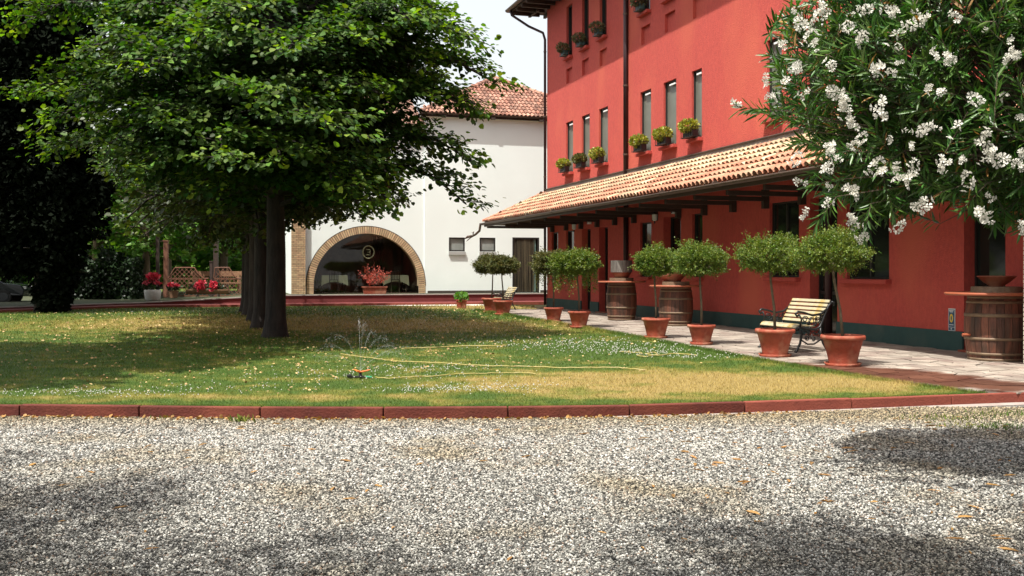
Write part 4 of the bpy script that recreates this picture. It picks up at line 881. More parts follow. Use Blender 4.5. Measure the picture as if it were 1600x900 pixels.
# ------------------------------------------------------------------ potted standards
def pot_parts(t, dia, h, saucer=True):
    R = dia/2
    MB().lathe([(R*.60, .02), (R*.66, h*.25), (R*.76, h*.55), (R*.775, h*.56), (R*.86, h*.80), (R*.88, h*.86)], 32).build('pot', M_terra, t, smooth=True)
    MB().lathe([(R*.86, h*.84), (R*.98, h*.86), (R*1.0, h*.93), (R*.97, h*1.0), (R*.90, h*1.0), (R*.86, h*.93)], 32).build('rim', M_terra, t, smooth=True)
    MB().lathe([(R*.88, h*.90), (.001, h*.92)], 20).build('soil', M_soil, t)
    if saucer: MB().lathe([(.001, .012), (R*.70, .012), (R*.80, .055), (R*.83, .055), (R*.74, .0)], 32).build('saucer', M_terra, t, smooth=True)
def topiary(px, py, pot_px, crown, label, seed, mt, trunk_top=None, weep=False, saucer=True, hscale=.70):
    x, y, _ = gp(px, py); dia = pot_px*y/F; y += dia*.40; x = (px-800)/F*y
    x, y = (px-800)/F*y, y; h = dia*hscale
    t = thing('potted_tree', label, 'potted tree', (x, y, .02), 0, 'clipped standards in terracotta pots'); pot_parts(t, dia, h, saucer)
    x0, x1, y0, y1 = crown; m = y/F; cx = ((x0+x1)/2-800)*m-x; cz = CH+(HOR-(y0+y1)/2)*m; rx = (x1-x0)/2*m; rz = (y1-y0)/2*m; ry = rx*.9
    tx = ((trunk_top or px)-800)*m-x
    r = np.random.default_rng(seed)
    tk = MB().tube([(0, 0, h*.85), (tx*.3+.01, 0, h+(cz-h)*.3), (tx*.7-.01, .01, h+(cz-h)*.65), (tx, 0, cz-rz*.4)], [.028, .024, .022, .02], 8)
    for k in range(14):
        a = r.uniform(0, 6.28); tk.tube([(tx, 0, cz-rz*.75), (cx*.5+tx*.5+rx*.35*math.cos(a), ry*.35*math.sin(a), cz-rz*.4), (cx+rx*.8*math.cos(a), ry*.8*math.sin(a), cz+r.uniform(-.2, .5)*rz)], [.014, .01, .004], 4, cap=False)
    tk.build('trunk', M_stem, t, smooth=True)
    # crown made of many short upright sprigs
    nsp = 1500; B = unit(r.normal(size=(nsp, 3))); rad = .42+.48*r.random((nsp, 1))**.6
    lump = 1+.13*np.sin(B[:, :1]*5+seed*1.7)+.10*np.sin(B[:, 1:2]*7+seed*2)+.09*np.sin(B[:, 2:]*8+seed)
    S0 = B*rad*lump*np.array([rx, ry, rz]); S0[:, 2] = np.where(S0[:, 2] < -rz*.55, -rz*.55-(S0[:, 2]+rz*.55)*.2, S0[:, 2]); S0[:, 2] -= .0
    dirn = unit(B*np.array([1, 1, .8])+np.array([0, 0, .35])+r.normal(size=(nsp, 3))*.35); Ls = r.uniform(.06, .15, nsp)*(rx/.5); long = r.random(nsp) < .09; Ls = np.where(long, Ls*1.8, Ls)
    per = 20; T = r.random((nsp, per)); P = S0[:, None]+dirn[:, None]*(T*Ls[:, None])[:, :, None]+r.normal(size=(nsp, per, 3))*.012
    D = dirn[:, None]*.8+r.normal(size=(nsp, per, 3))*.7; P = P.reshape(-1, 3); D = D.reshape(-1, 3)
    if weep:
        ns = 70; a = r.uniform(0, 6.28, ns); s0 = np.stack([np.cos(a)*rx*.85, np.sin(a)*ry*.85, np.full(ns, -rz*.3)], 1); LL = r.uniform(.1, .75, ns)
        T = r.random((ns, 40)); q = s0[:, None]+np.array([0, 0, -1.0])*(T*LL[:, None])[:, :, None]+r.normal(size=(ns, 40, 3))*.03; P = np.concatenate([P, q.reshape(-1, 3)]); D = np.concatenate([D, (r.normal(size=(ns*40, 3))+np.array([0, 0, -.8]))])
    P = P+np.array([cx, 0, cz]); sz = r.uniform(.020, .036, len(P))*(rx/.5)**.5*np.clip(y/20, 1, 1.5)
    V, Q = leaves(P, D, r.normal(size=(len(P), 3))+np.array([0, 0, .8]), sz, SMALL, SMALLF)
    link('crown', npmesh('crown', V, Q, mt), t); return t
topiary(768, 489, 32, (741, 782, 402, 431), 'farthest potted standard, olive crown, left of its pair by the distant bench', 1, M_boxb, 771)
topiary(786, 493, 32, (762, 808, 402, 431), 'second farthest potted standard, overlapping its neighbour before the distant bench', 2, M_boxb, 784)
topiary(865, 504, 32, (834, 896, 396, 431), 'potted standard with trailing strands at the far corner of the red house', 3, M_boxb, 864, True)
topiary(905, 513.5, 37, (862, 937, 396, 430), 'potted standard with trailing strands just left of the metal topped barrel', 4, M_box, 902, True)
topiary(1025, 531, 46, (990, 1062, 389, 435), 'round clipped potted standard in front of the middle barrel, left of its pair', 5, M_box, 1023)
topiary(1096, 541, 45, (1050, 1133, 384, 436), 'clipped potted standard with long pale trunk, right of the middle barrel', 6, M_box, 1094)
topiary(1211, 561, 63, (1157, 1254, 374, 430), 'potted standard with dense round crown in front of the nearest bench', 7, M_box, 1203)
topiary(1317, 576, 70, (1242, 1358, 368, 430), 'nearest and largest potted standard with leaning trunk, right of the bench', 8, M_box, 1300)
# small pot
x, y, _ = gp(721, 482); t = thing('potted_plant', 'small square terracotta pot with low leafy plant at the lawn edge', 'plant pot', (x, y+.15, .01))
MB().box((0, 0, .16), (.36, .36, .32), taper=1.16).build('pot', M_terra, t, bevel=.02); MB().box((0, 0, .335), (.46, .46, .05)).build('rim', M_terra, t, bevel=.01); MB().box((0, 0, .355), (.38, .38, .02)).build('soil', M_soil, t)
P, D, U, sz = foliage_clump(420, .27, .27, .2, .10); P += np.array([0, 0, .46]); V, Q = leaves(P, D, U, sz, SMALL*np.array([1.6, 1, 1]), SMALLF); link('plant', npmesh('plant', V, Q, M_bgleaf), t)

# ------------------------------------------------------------------ benches
def bench(px, py, label, sc=1.0):
    x, y, _ = gp(px, py); t = thing('garden_bench', label, 'bench', (x, y, .02), RZ, 'cast iron benches with cream slats')
    t.scale = (sc,)*3
    # local: x along the bench (near end x=+L/2 towards camera), y towards the wall; front at -y
    L = 1.20
    prof = [(-.27, .40), (-.26, .445), (-.18, .455), (-.05, .43), (.10, .42), (.19, .46), (.24, .56), (.30, .70), (.36, .82), (.42, .88)]
    side = MB()
    for sx in (-1, 1):
        fr = MB(); X = sx*L/2-L/2   # near end at 0
        fr.tube([(X, a, b-.03) for a, b in prof], .022, 6)
        fr.tube([(X, .42, .86), (X, .47, .85), (X, .46, .80)], .02, 6)
        fr.tube([(X, -.22, .40), (X, -.17, .30), (X, -.20, .15), (X, -.27, .02), (X, -.30, .0)], [.026, .022, .022, .022, .03], 6)
        fr.tube([(X, .20, .42), (X, .20, .28), (X, .26, .14), (X, .34, .02), (X, .36, .0)], [.026, .022, .022, .022, .03], 6)
        fr.tube([(X, -.19, .22), (X, -.05, .14), (X, .08, .14), (X, .22, .22)], .015, 5)
        # arm
        fr.tube([(X, .33, .74), (X, .22, .66), (X, .05, .63), (X, -.12, .68), (X, -.24, .70), (X, -.29, .66), (X, -.26, .62), (X, -.22, .64)], .02, 6)
        fr.tube([(X, -.22, .66), (X, -.17, .56), (X, -.20, .44)], .016, 5)
        def curl(cy, cz, r_, n_=9, ph=0, tu=1.4): fr.tube([(X, cy+r_*(1-k/n_*.6)*math.cos(ph+k/n_*tu*2*PI), cz+r_*(1-k/n_*.6)*math.sin(ph+k/n_*tu*2*PI)) for k in range(n_+1)], .010, 4)
        for cy, cz, r_, ph in ((-.10, .57, .06, 0), (.03, .54, .065, 1), (.15, .56, .06, 2), (-.03, .50, .04, 3), (.09, .49, .04, 4), (-.12, .34, .055, 0), (.0, .32, .06, 1.5), (.12, .34, .055, 3), (-.06, .24, .045, 2), (.06, .23, .045, 4), (.0, .40, .03, 1), (.22, .60, .035, 2)): curl(cy, cz, r_, ph=ph)
        fr.build('side_frame', M_iron, t, smooth=True)
    def slat(cy, cz, an, w_=.062):
        o = MB().box((0, 0, 0), (L-.03, w_, .022)).build('slat', M_slat, t, bevel=.004); o.location = (-L/2, cy, cz); o.rotation_euler = (an, 0, 0)
    for cy, cz, an in ((-.255, .44, .9), (-.20, .47, .05), (-.13, .465, -.12), (-.06, .452, -.15), (.01, .442, -.05), (.08, .442, .05)): slat(cy, cz, an)
    for k in range(6):
        f = k/5; slat(.20+.19*f, .52+.35*f, 1.05+.05*f, .052)
    MB().box((-L/2, .06, .40), (L, .03, .02)).build('cross_rail', M_iron, t)
    return t
bench(1266, 552, 'black cast iron bench with cream slats between the two nearest potted trees', 1.12)
bench(793, 485, 'distant cast iron slatted bench behind the farthest pair of potted trees', 1.0)

# ------------------------------------------------------------------ barrels
def barrel(px, py, wpx, hpx, top_px, label, kind):
    x, y, _ = gp(px, py); R = wpx/2*y/F; H = hpx*y/F; y += R*.9; x = (px-800)/F*y; R *= y/(y-R*.9)*.97; H *= 1.02
    t = thing('wine_barrel', label, 'barrel', (x, y, .02), RZ, 'old wine barrels used as tables')
    def rr(f): return R*(.86+.14*math.sin(PI*min(max(f, 0), 1))**.9)
    NS_ = 26
    for k in range(NS_):
        a0 = 2*PI*k/NS_+.008; a1 = 2*PI*(k+1)/NS_-.008; b = MB(); vs = []
        for j in range(9):
            f = j/8
            for a in (a0, (a0+a1)/2, a1): vs.append((rr(f)*math.cos(a), rr(f)*math.sin(a), f*H))
        fs = [(3*j+c, 3*j+c+1, 3*j+c+4, 3*j+c+3) for j in range(8) for c in (0, 1)]
        b.add(vs, fs).build('stave', M_oak, t)
    MB().lathe([(rr(0)-.03, .02), (R*.86, H*.5), (rr(1)-.03, H-.02), (.001, H-.02)], 26).build('barrel_core', M_darkjoint, t)
    for f, wd in ((.025, .05), (.11, .045), (.34, .05), (.70, .06), (.90, .05), (.975, .045)):
        MB().lathe([(rr(f-wd/2/H)+.006, f*H-wd/2), (rr(f-wd/2/H)+.011, f*H-wd/2), (rr(f+wd/2/H)+.011, f*H+wd/2), (rr(f+wd/2/H)+.004, f*H+wd/2)], 32).build('hoop', M_hoop, t, smooth=True)
    RT = top_px/2*y/F
    MB().lathe([(.001, H-.0), (RT*.97, H+.0), (RT, H+.02), (RT, H+.035), (RT*.98, H+.05), (.001, H+.05)], 40).build('tabletop', M_tabletop, t)
    MB().lathe([(R*.80, H+.05), (R*.78, H+.15), (.001, H+.15)], 28).build('barrel_head', M_hoop, t)
    return t, x, y, R, H+.17
t, bx_, by_, BR, BH = barrel(971, 502, 49, 58, 76, 'oak barrel table with metal planter on top, nearest the far corner', 0)
t = thing('planter', 'weathered grey metal planter in terracotta dish on the farthest barrel', 'planter', (bx_, by_, BH), RZ)
MB().lathe([(.19, .0), (.23, .05), (.31, .17), (.30, .19), (.22, .19)], 24, cap=True).build('dish', M_terra, t, smooth=True); MB().lathe([(.30, .17), (.34, .18), (.34, .55), (.32, .55), (.32, .20)], 24).build('zinc_tub', M_zinc, t); MB().lathe([(.32, .48), (.001, .49)], 16).build('soil', M_soil, t)
t, bx_, by_, BR, BH = barrel(1056, 511, 55, 60, 82, 'oak barrel table carrying a tilted dark bowl, behind the middle pots', 0)
t = thing('bowl', 'dark red terracotta bowl tilted on the middle barrel', 'bowl', (bx_, by_, BH-.01), RZ); t.rotation_euler = (.12, -.22, RZ)
MB().lathe([(.001, .02), (.15, .0), (.16, .02), (.30, .12), (.40, .24), (.38, .25), (.28, .15), (.001, .05)], 28).build('bowl_body', M_terra, t, smooth=True)
t, bx_, by_, BR, BH = barrel(1557, 568, 97, 102, 152, 'largest nearest oak barrel with rusty hoops at the right edge', 0)
MB().tube([(-BR*.0-.0, 0, 0), (0, 0, 0)], .01, 4) 
tp_ = MB().tube([(0, 0, 0), (-.14, 0, .0)], [.02, .028], 8).build('tap', M_tabletop, t); d_ = Vector((-1, -.15, 0)); tp_.rotation_euler = (0, 0, -RZ); tp_.location = Matrix.Rotation(-RZ, 3, 'Z') @ Vector((-BR*.97, -.12, .45))
t = thing('bowl', 'wide terracotta bowl on the largest barrel at right', 'bowl', (bx_-.0, by_, BH-.01), RZ)
MB().lathe([(.001, .0), (.12, .0), (.13, .03), (.22, .09), (.31, .18), (.33, .19), (.31, .20), (.22, .13), (.001, .06)], 32).build('bowl_body', M_terra, t, smooth=True)
# dark hose reel / low things beside barrels
def smooth_path(pts, n=8):
    P = [Vector(p) for p in pts]; out = []
    for i in range(len(P)-1):
        p0, p1, p2, p3 = P[max(i-1, 0)], P[i], P[i+1], P[min(i+2, len(P)-1)]
        for k in range(n):
            t_ = k/n; out.append(.5*((2*p1)+(-p0+p2)*t_+(2*p0-5*p1+4*p2-p3)*t_*t_+(-p0+3*p1-3*p2+p3)*t_**3))
    out.append(P[-1]); return out
def hose(pix, label, r=.011, h=.03):
    pts = [gp(a, b, h) for a, b in pix]; pts = [(p[0], p[1], h+random.uniform(-.008, .01)) for p in pts]
    sp2 = smooth_path(pts, 10); sp2 = [q+Vector((0, .05*math.sin(k*.45+pix[0][0])+random.uniform(-.012, .012), random.uniform(-.006, .004))) for k, q in enumerate(sp2)]
    o = MB().tube(sp2, r, 6).build('garden_hose', M_hose, smooth=True); tag(o, label, 'hose', 'yellow hoses lying on the lawn')
hose([(532, 553), (590, 561), (664, 567), (760, 571), (860, 573), (960, 575), (1010, 577)], 'longest yellow hose running across the lawn behind the sprinkler', .010)
hose([(628, 545.5), (680, 543), (740, 541), (792, 540)], 'short far length of yellow hose on the shaded grass', .012)
hose([(586, 590), (620, 590), (645, 589), (664, 588), (700, 586), (782, 582), (837, 584)], 'yellow hose leading right from the sprinkler connector', .009, .022)
hose([(968, 550), (990, 550), (1003, 552), (996, 555), (1010, 557), (1026, 554), (1022, 551), (1008, 553), (1030, 555), (1060, 553), (1090, 555)], 'looped yellow hose lying near the potted trees', .011)
# sprinkler
x, y, _ = gp(563, 592); t = thing('lawn_sprinkler', 'black and orange rotary lawn sprinkler spraying water on the grass', 'sprinkler', (x, y, .0), 0)
b = MB(); b.box((-.06, 0, .03), (.26, .035, .03)); b.box((.0, .06, .03), (.03, .16, .03)); b.box((-.16, .0, .05), (.06, .10, .03)); b.build('base', M_blackpl, t, bevel=.006)
MB().lathe([(.03, .03), (.02, .08), (.03, .095), (.001, .1)], 12).build('hub', M_blackpl, t)
for k, a in enumerate((.3, 2.4, 4.5)):
    MB().tube([(0, 0, .10), (.08*math.cos(a), .08*math.sin(a), .115), (.14*math.cos(a), .14*math.sin(a), .13)], [.014, .012, .010], 6).build('spray_arm', M_orange, t)
MB().tube([(.08, 0, .03), (.17, .0, .025)], .016, 8).build('connector', M_greenpl, t)
jets = MB()
rj = random.Random(3)
for vx, vz in ((-1.9, 2.1), (-1.5, 2.7), (-.9, 3.2), (-.15, 3.8), (.15, 3.7), (.5, 3.3), (1.0, 3.1), (1.5, 2.7), (2.0, 2.3), (2.5, 2.6)):
    vy = rj.uniform(-.5, .7); T_ = 2*vz/9.81*rj.uniform(.55, .8)
    def jp(tt, s_=1): return Vector((vx*tt*s_, vy*tt*s_, .12+(vz*tt-4.9*tt*tt)*s_))
    jets.tube([jp(T_*k/14) for k in range(15)], [.0020*(1-k/17) for k in range(15)], 4)
    for k in range(70):
        tt = T_*(.25+.95*rj.random()); sc_ = .004+.035*(tt/T_)**2
        p = jp(tt, 1+rj.uniform(-.05, .05))+Vector((rj.gauss(0, sc_), rj.gauss(0, sc_), rj.gauss(0, sc_))); v_ = Vector((vx, vy, vz-9.81*tt)).normalized()
        jets.tube([p, p+v_*rj.uniform(.01, .04)], .0010, 3)
w_ = jets.build('water_spray', M_water, t, kind='stuff')

# ------------------------------------------------------------------ trees
def place_tree(name, label, loc, rz, meshes, group=None, scale=1.0, cat='tree'):
    t = thing(name, label, cat, loc, rz, group); t.scale = (scale,)*3
    for nm, me in meshes: link(nm, me, t)
    return t
def tree_meshes(leafm, barkm, **kw):
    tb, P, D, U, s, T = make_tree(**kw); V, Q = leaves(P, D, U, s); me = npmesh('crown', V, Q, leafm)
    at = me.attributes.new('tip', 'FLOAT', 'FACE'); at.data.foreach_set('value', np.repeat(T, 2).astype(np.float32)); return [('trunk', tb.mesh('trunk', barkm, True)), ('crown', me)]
T1 = gp(430, 527); tx, ty = T1[0], T1[1]
ex = []
for px, py, Z in ((772, 128, 23.5), (735, 62, 23.5), (752, 178, 24.0), (738, 252, 23.0), (728, 318, 23.4), (700, 95, 25.5), (640, 30, 21), (615, 325, 22), (560, 335, 21), (600, 150, 21), (520, 300, 20.5), (85, 240, 21.5), (75, 190, 22), (130, 80, 21), (300, 70, 19.8), (230, 110, 19.5), (450, 80, 19.5), (350, 250, 19.2), (440, 250, 19.5), (215, 270, 20), (160, 230, 20.5), (520, 200, 19.5), (610, 275, 22), (715, 160, 23), (700, 45, 22), (40, 150, 23), (30, 40, 23), (180, 20, 22), (105, 150, 21), (250, 190, 19.8), (400, 160, 19.2), (680, 150, 22.5), (380, 20, 20), (560, 60, 20.5), (300, 300, 20.8), (690, 20, 24)):
    p = pz(px, Z, py); ex.append((p[0]-tx, p[1]-ty, p[2]))
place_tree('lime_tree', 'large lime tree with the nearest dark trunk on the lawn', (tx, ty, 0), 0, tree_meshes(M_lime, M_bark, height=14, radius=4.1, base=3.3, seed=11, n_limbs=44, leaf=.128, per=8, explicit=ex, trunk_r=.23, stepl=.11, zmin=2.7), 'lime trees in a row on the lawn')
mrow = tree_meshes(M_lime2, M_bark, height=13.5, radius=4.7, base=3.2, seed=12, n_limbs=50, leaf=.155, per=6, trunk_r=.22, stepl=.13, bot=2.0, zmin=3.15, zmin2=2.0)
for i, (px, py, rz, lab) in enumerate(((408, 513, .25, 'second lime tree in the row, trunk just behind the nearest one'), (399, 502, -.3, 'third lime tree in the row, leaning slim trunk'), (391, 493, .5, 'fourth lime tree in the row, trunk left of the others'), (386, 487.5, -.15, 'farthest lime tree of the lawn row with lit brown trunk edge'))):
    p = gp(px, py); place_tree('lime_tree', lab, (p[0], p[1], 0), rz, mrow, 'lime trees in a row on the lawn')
# off to the left and behind the camera: the trees whose shade lies on lawn and gravel
moff = tree_meshes(M_lime, M_bark, height=11.5, radius=5.2, base=6.2, seed=21, n_limbs=52, leaf=.22, per=6, trunk_r=.25, stepl=.15)
moff2 = tree_meshes(M_lime, M_bark, height=11.5, radius=5.2, base=6.2, seed=23, n_limbs=44, leaf=.085, per=9, trunk_r=.25, stepl=.11)
place_tree('lime_tree', 'tall lime tree whose dark boughs fill the top left corner', (-12.0, 14.6, 0), 0, moff, 'lime trees shading the foreground')
place_tree('lime_tree', 'tall lime tree rising behind the black evergreen at left', (-21.5, 41.5, 0), .7, mrow, None, 1.15)
place_tree('lime_tree', 'lime tree standing just outside the left edge of the drive', (-7.6, 4.3, -.12), 1.4, moff2, 'lime trees shading the foreground', .68)
place_tree('lime_tree', 'lime tree beside the drive behind the viewpoint', (-2.6, -.9, -.12), 2.1, moff2, 'lime trees shading the foreground', .95)
place_tree('lime_tree', 'lime tree behind the viewpoint on the right', (3.0, .5, -.12), 3.9, moff2, 'lime trees shading the foreground', .95)
# near-black tree at left: dense small leaved clumps, heavy shade put into the leaf colour
p = gp(60, 489); bx0, by0 = p[0], p[1]
cl = [(95, 60, 75), (20, 30, 90), (120, 120, 50), (10, 130, 100), (60, 210, 95), (10, 260, 90), (100, 290, 60), (60, 330, 85), (120, 345, 44), (140, 300, 34), (15, 385, 50), (75, 395, 50), (92, 430, 32), (85, 462, 26), (78, 484, 14), (-40, 300, 110), (70, 455, 16), (-20, 180, 110)]
PP = []; DD = []
for cx, cy, cr in cl:
    n_ = int(5200*(cr/80)**2)+250; c0 = pz(cx, by0, cy); r0 = cr*by0/F; b_ = unit(rng.normal(size=(n_, 3)))*(rng.random((n_, 1))**.4); b_ *= 1+.12*np.sin(b_[:, :1]*9+cx)+.1*np.sin(b_[:, 2:]*11+cy)
    PP.append(np.array(c0)[None]+b_*np.array([1, .8, .95])*r0-np.array([bx0, by0, 0])); DD.append(b_+rnd(n_, .6)+np.array([0, 0, -.4]))
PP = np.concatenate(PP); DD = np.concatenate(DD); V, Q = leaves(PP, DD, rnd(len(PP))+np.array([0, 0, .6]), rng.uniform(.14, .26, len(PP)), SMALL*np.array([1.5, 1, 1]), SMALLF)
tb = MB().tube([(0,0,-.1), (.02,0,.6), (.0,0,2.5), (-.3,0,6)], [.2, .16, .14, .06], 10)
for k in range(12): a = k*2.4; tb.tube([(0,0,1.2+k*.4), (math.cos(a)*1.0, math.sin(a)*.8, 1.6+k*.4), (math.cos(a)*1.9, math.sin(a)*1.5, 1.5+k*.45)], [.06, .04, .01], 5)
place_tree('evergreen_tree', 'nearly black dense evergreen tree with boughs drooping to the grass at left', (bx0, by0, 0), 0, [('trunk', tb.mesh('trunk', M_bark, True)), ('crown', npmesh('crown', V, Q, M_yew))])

# background trees and hedge beyond the terrace
mb1 = tree_meshes(M_bgleaf, M_barklite, height=9, radius=4.2, base=2.4, seed=31, n_limbs=26, leaf=.30, per=4, trunk_r=.22, stepl=.22)
mb2 = tree_meshes(M_bgleaf, M_barklite, height=10, radius=4.5, base=1.0, seed=32, n_limbs=34, leaf=.34, per=4, trunk_r=.20, stepl=.22, bot=1.6)
bgt = [(228, 52, mb1, 'forked grey brown tree beside the white flower pot'), (262, 56, mb1, 'slim tree behind the wooden trellis post'), (350, 60, mb1, 'tree with pale trunk behind the trellis'), (300, 66, mb2, 'bright green leafy tree behind the low trellis panel'), (180, 66, mb2, 'green leafy tree behind the dark hedge'), (390, 70, mb2, 'light green tree hidden behind the row of trunks'), (120, 72, mb2, 'tall green tree beyond the dark evergreen'), (30, 70, mb2, 'green tree beyond the parked car'), (-60, 66, mb2, 'green tree at the far left beyond the drive'), (450, 74, mb2, 'green tree glimpsed left of the brick pilaster'), (250, 78, mb2, 'tall bright tree far behind the trellis'), (340, 80, mb2, 'tall bright tree far behind the second trellis panel'), (150, 56, mb1, 'leafy tree directly above the dark hedge'), (60, 58, mb1, 'leafy tree just behind the evergreen')]
for i, (px, Z, ms, lab) in enumerate(bgt):
    x, y = pz(px, Z); place_tree('background_tree', lab, (x, y, .3), i*1.3, ms, 'trees beyond the terrace', 1.0+.1*(i % 3)-(.1))
# far wood so that the horizon is closed
n_ = 26000; a = rng.random(n_); X = -95+a*90; Yb = 95+rng.random(n_)*14; Zt = 8+3*np.sin(X*.31)+2*np.sin(X*.9+1)+1.2*np.sin(X*2.3); Zz = rng.random(n_)**.7*Zt
V, Q = leaves(np.stack([X, Yb, Zz], 1), rnd(n_), rnd(n_)+np.array([0, -.5, .6]), rng.uniform(.7, 1.3, n_), SMALL*np.array([1.6, 1, 1]), SMALLF)
tag(link('far_wood', npmesh('far_wood', V, Q, M_bgleaf), kind='stuff'), 'far green wood closing the view behind the trees', 'wood')
def hedge(px0, px1, Z, ztop, depth, m, label, n_=16000):
    x0 = (px0-800)/F*Z; x1 = (px1-800)/F*Z; u = rng.random((n_, 3)); f = rng.random(n_)
    P = np.stack([u[:, 0]*(x1-x0), (u[:, 1]-.5)*depth, u[:, 2]**.8*ztop*(.85+.15*np.sin(u[:, 0]*13)+.08*np.sin(u[:, 0]*37))], 1)
    V, Q = leaves(P, rnd(n_), rnd(n_)+np.array([0, -.4, .8]), rng.uniform(.10, .2, n_), SMALL*np.array([1.7, 1, 1]), SMALLF)
    t = thing('hedge', label, 'hedge', (x0, Z, .1)); link('foliage', npmesh('foliage', V, Q, m), t)
    s_ = MB()
    for k in range(int((x1-x0)/.7)): s_.tube([(.3+k*.7, 0, 0), (.35+k*.7, 0, ztop*.7)], [.04, .015], 5)
    s_.build('stems', M_bark, t)
hedge(105, 216, 50.5, 2.5, 1.6, M_hedge, 'dark clipped hedge left of the white flower pot')
hedge(-60, 30, 56, 2.2, 1.6, M_hedge, 'dark hedge behind the parked car', 9000)
p = None
# trellis screens, posts
def trellis(px0, px1, Z, label, peak=(.15, .65)):
    x0, y0 = pz(px0, Z); x1, _ = pz(px1, Z); W = x1-x0; t = thing('trellis_panel', label, 'trellis', (x0, Z, .30), .0, 'wooden trellis screens on the terrace')
    def top(u):
        if peak[0] < u < peak[1]: return 1.42
        if u <= peak[0]: return 1.42-.5*((peak[0]-u)/max(peak[0], .01))**.8
        return 1.42-.52*min(1, ((u-peak[1])/.22))**.7
    sp_ = .22; k = -8
    while k*sp_ < W+1.5:
        for sg in (1, -1):
            pts = []
            for q in np.linspace(0, 1.5, 16):
                x = k*sp_+sg*q
                if 0 <= x <= W and .05 < q < top(x/W): pts.append((x, 0, q))
            if len(pts) > 1: MB().tube([pts[0], pts[-1]], .014, 4).build('lath', M_trellis, t)
        k += 1
    MB().tube([(u*W, 0, top(u)) for u in np.linspace(0, 1, 24)], .028, 6).build('top_rail', M_trellis, t); MB().box((W/2, 0, .06), (W, .04, .05)).build('bottom_rail', M_trellis, t); MB().box((W/2, .01, .88), (W, .03, .05)).build('middle_rail', M_trellis, t)
trellis(263, 326, 49.2, 'curved top lattice trellis right of the reddish post')
trellis(334, 384, 49.2, 'curved top lattice trellis just left of the tree trunks', (.02, .5))
for px, r_, zt, lab, mt in ((259.5, .10, 2.7, 'reddish wooden post at the left end of the trellis', M_trellis), (330.5, .07, 1.7, 'short dark post between the trellis panels', M_dkwood), (337.5, .10, 3.2, 'tall dark pergola post behind the second trellis', M_dkwood), (246.5, .07, 3.0, 'thin dark post left of the reddish post', M_dkwood)):
    x, y = pz(px, 49.4); t = thing('timber_post', lab, 'post', (x, y, .28), 0, 'posts on the terrace'); MB().box((0,0,zt/2), (r_*2, r_*2, zt)).build('shaft', mt, t); MB().box((0,0,zt+.03), (r_*2.5, r_*2.5, .06)).build('cap', mt, t)
# planters
def flowers(t, n_, rx, ry, rz_, z, m, size=.11):
    P, D, U, sz = foliage_clump(n_, rx, ry, rz_, size); P += np.array([0, 0, z]); V, Q = leaves(P, D, U, sz, SMALL*np.array([1.8, 1, 1]), SMALLF); link('leaves', npmesh('leaves', V, Q, M_hedge), t)
    P, D, U, sz = foliage_clump(int(n_*.8), rx*1.05, ry*1.05, rz_, size*.9); P[:, 2] = np.abs(P[:, 2])*.9; P += np.array([0, -.04, z+.05]); V, Q = leaves(P, D, U, sz, SMALL*np.array([2.2, 1, 1]), SMALLF); link('blossoms', npmesh('blossoms', V, Q, m), t)
x, y = pz(238.5, 46.6); t = thing('flower_pot', 'big white stone pot of pink flowers at the terrace edge', 'flower pot', (x, y, .19))
MB().lathe([(.001, .0), (.26, .0), (.33, .08), (.37, .35), (.37, .50), (.34, .52), (.32, .48), (.001, .46)], 20).build('pot', M_whitestone, t, smooth=True); flowers(t, 260, .38, .34, .2, .72, M_pinkpetal)
P, D, U, sz = foliage_clump(150, .26, .22, .12, .12); P += np.array([.0, 0, 1.12]); V, Q = leaves(P, D, U, sz, SMALL*np.array([2.2, 1, 1]), SMALLF); link('blossoms', npmesh('blossoms', V, Q, M_pinkpetal), t)
st_ = MB(); [st_.tube([(0,0,.5), (random.uniform(-.2, .2), random.uniform(-.1, .1), 1.1)], .01, 4) for k in range(9)]; st_.build('stems', M_stem, t)
x, y = pz(325, 48.6); t = thing('log_planter', 'hollowed log trough of red geraniums on two feet before the trellis', 'planter', (x, y, .33))
lg = MB(); vs = []; n_ = 12
for X in (-1.0, 1.0):
    for rr_ in (.21, .17):
        for k in range(n_+1): a = PI+PI*k/n_; vs.append((X, rr_*math.cos(a), .36+rr_*1.1*math.sin(a)+.0))
m_ = n_+1; fs = []
for k in range(n_): fs += [(k, k+1, 2*m_+k+1, 2*m_+k), (m_+k+1, m_+k, 3*m_+k, 3*m_+k+1), (k, m_+k, m_+k+1, k+1), (2*m_+k, 2*m_+k+1, 3*m_+k+1, 3*m_+k)]
fs += [(0, 2*m_, 3*m_, m_), (n_, m_+n_, 3*m_+n_, 2*m_+n_)]
fs += [tuple(range(0, n_+1)), tuple(range(2*m_+n_, 2*m_-1, -1))]
lg.add(vs, fs).build('log_trough', M_log, t); MB().box((0,0,.33), (1.9, .28, .02)).build('soil', M_soil, t)
for sx in (-.5, .5): MB().box((sx, 0, .07), (.07, .3, .14)).build('foot', M_coping, t)
P, D, U, sz = foliage_clump(300, .85, .18, .2, .11); P += np.array([0, 0, .45]); V, Q = leaves(P, D, U, sz, SMALL*np.array([1.8, 1, 1]), SMALLF); link('leaves', npmesh('leaves', V, Q, M_hedge), t)
P, D, U, sz = foliage_clump(330, .55, .2, .22, .12); P[:, 0] = np.where(P[:, 0] > .1, P[:, 0]*.7+.15, P[:, 0]*.7-.15); P += np.array([-.05, -.1, .5]); V, Q = leaves(P, D, U, sz, SMALL*np.array([2.2, 1, 1]), SMALLF); link('blossoms', npmesh('blossoms', V, Q, M_pinkpetal), t)
x, y = pz(271, 48.9); t = thing('flower_pot', 'brown pot of red geraniums beside the reddish trellis post', 'flower pot', (x, y, .27))
MB().lathe([(.001, 0), (.18, 0), (.24, .34), (.22, .36), (.001, .33)], 16).build('pot', M_log, t); flowers(t, 160, .28, .25, .16, .5, M_pinkpetal)
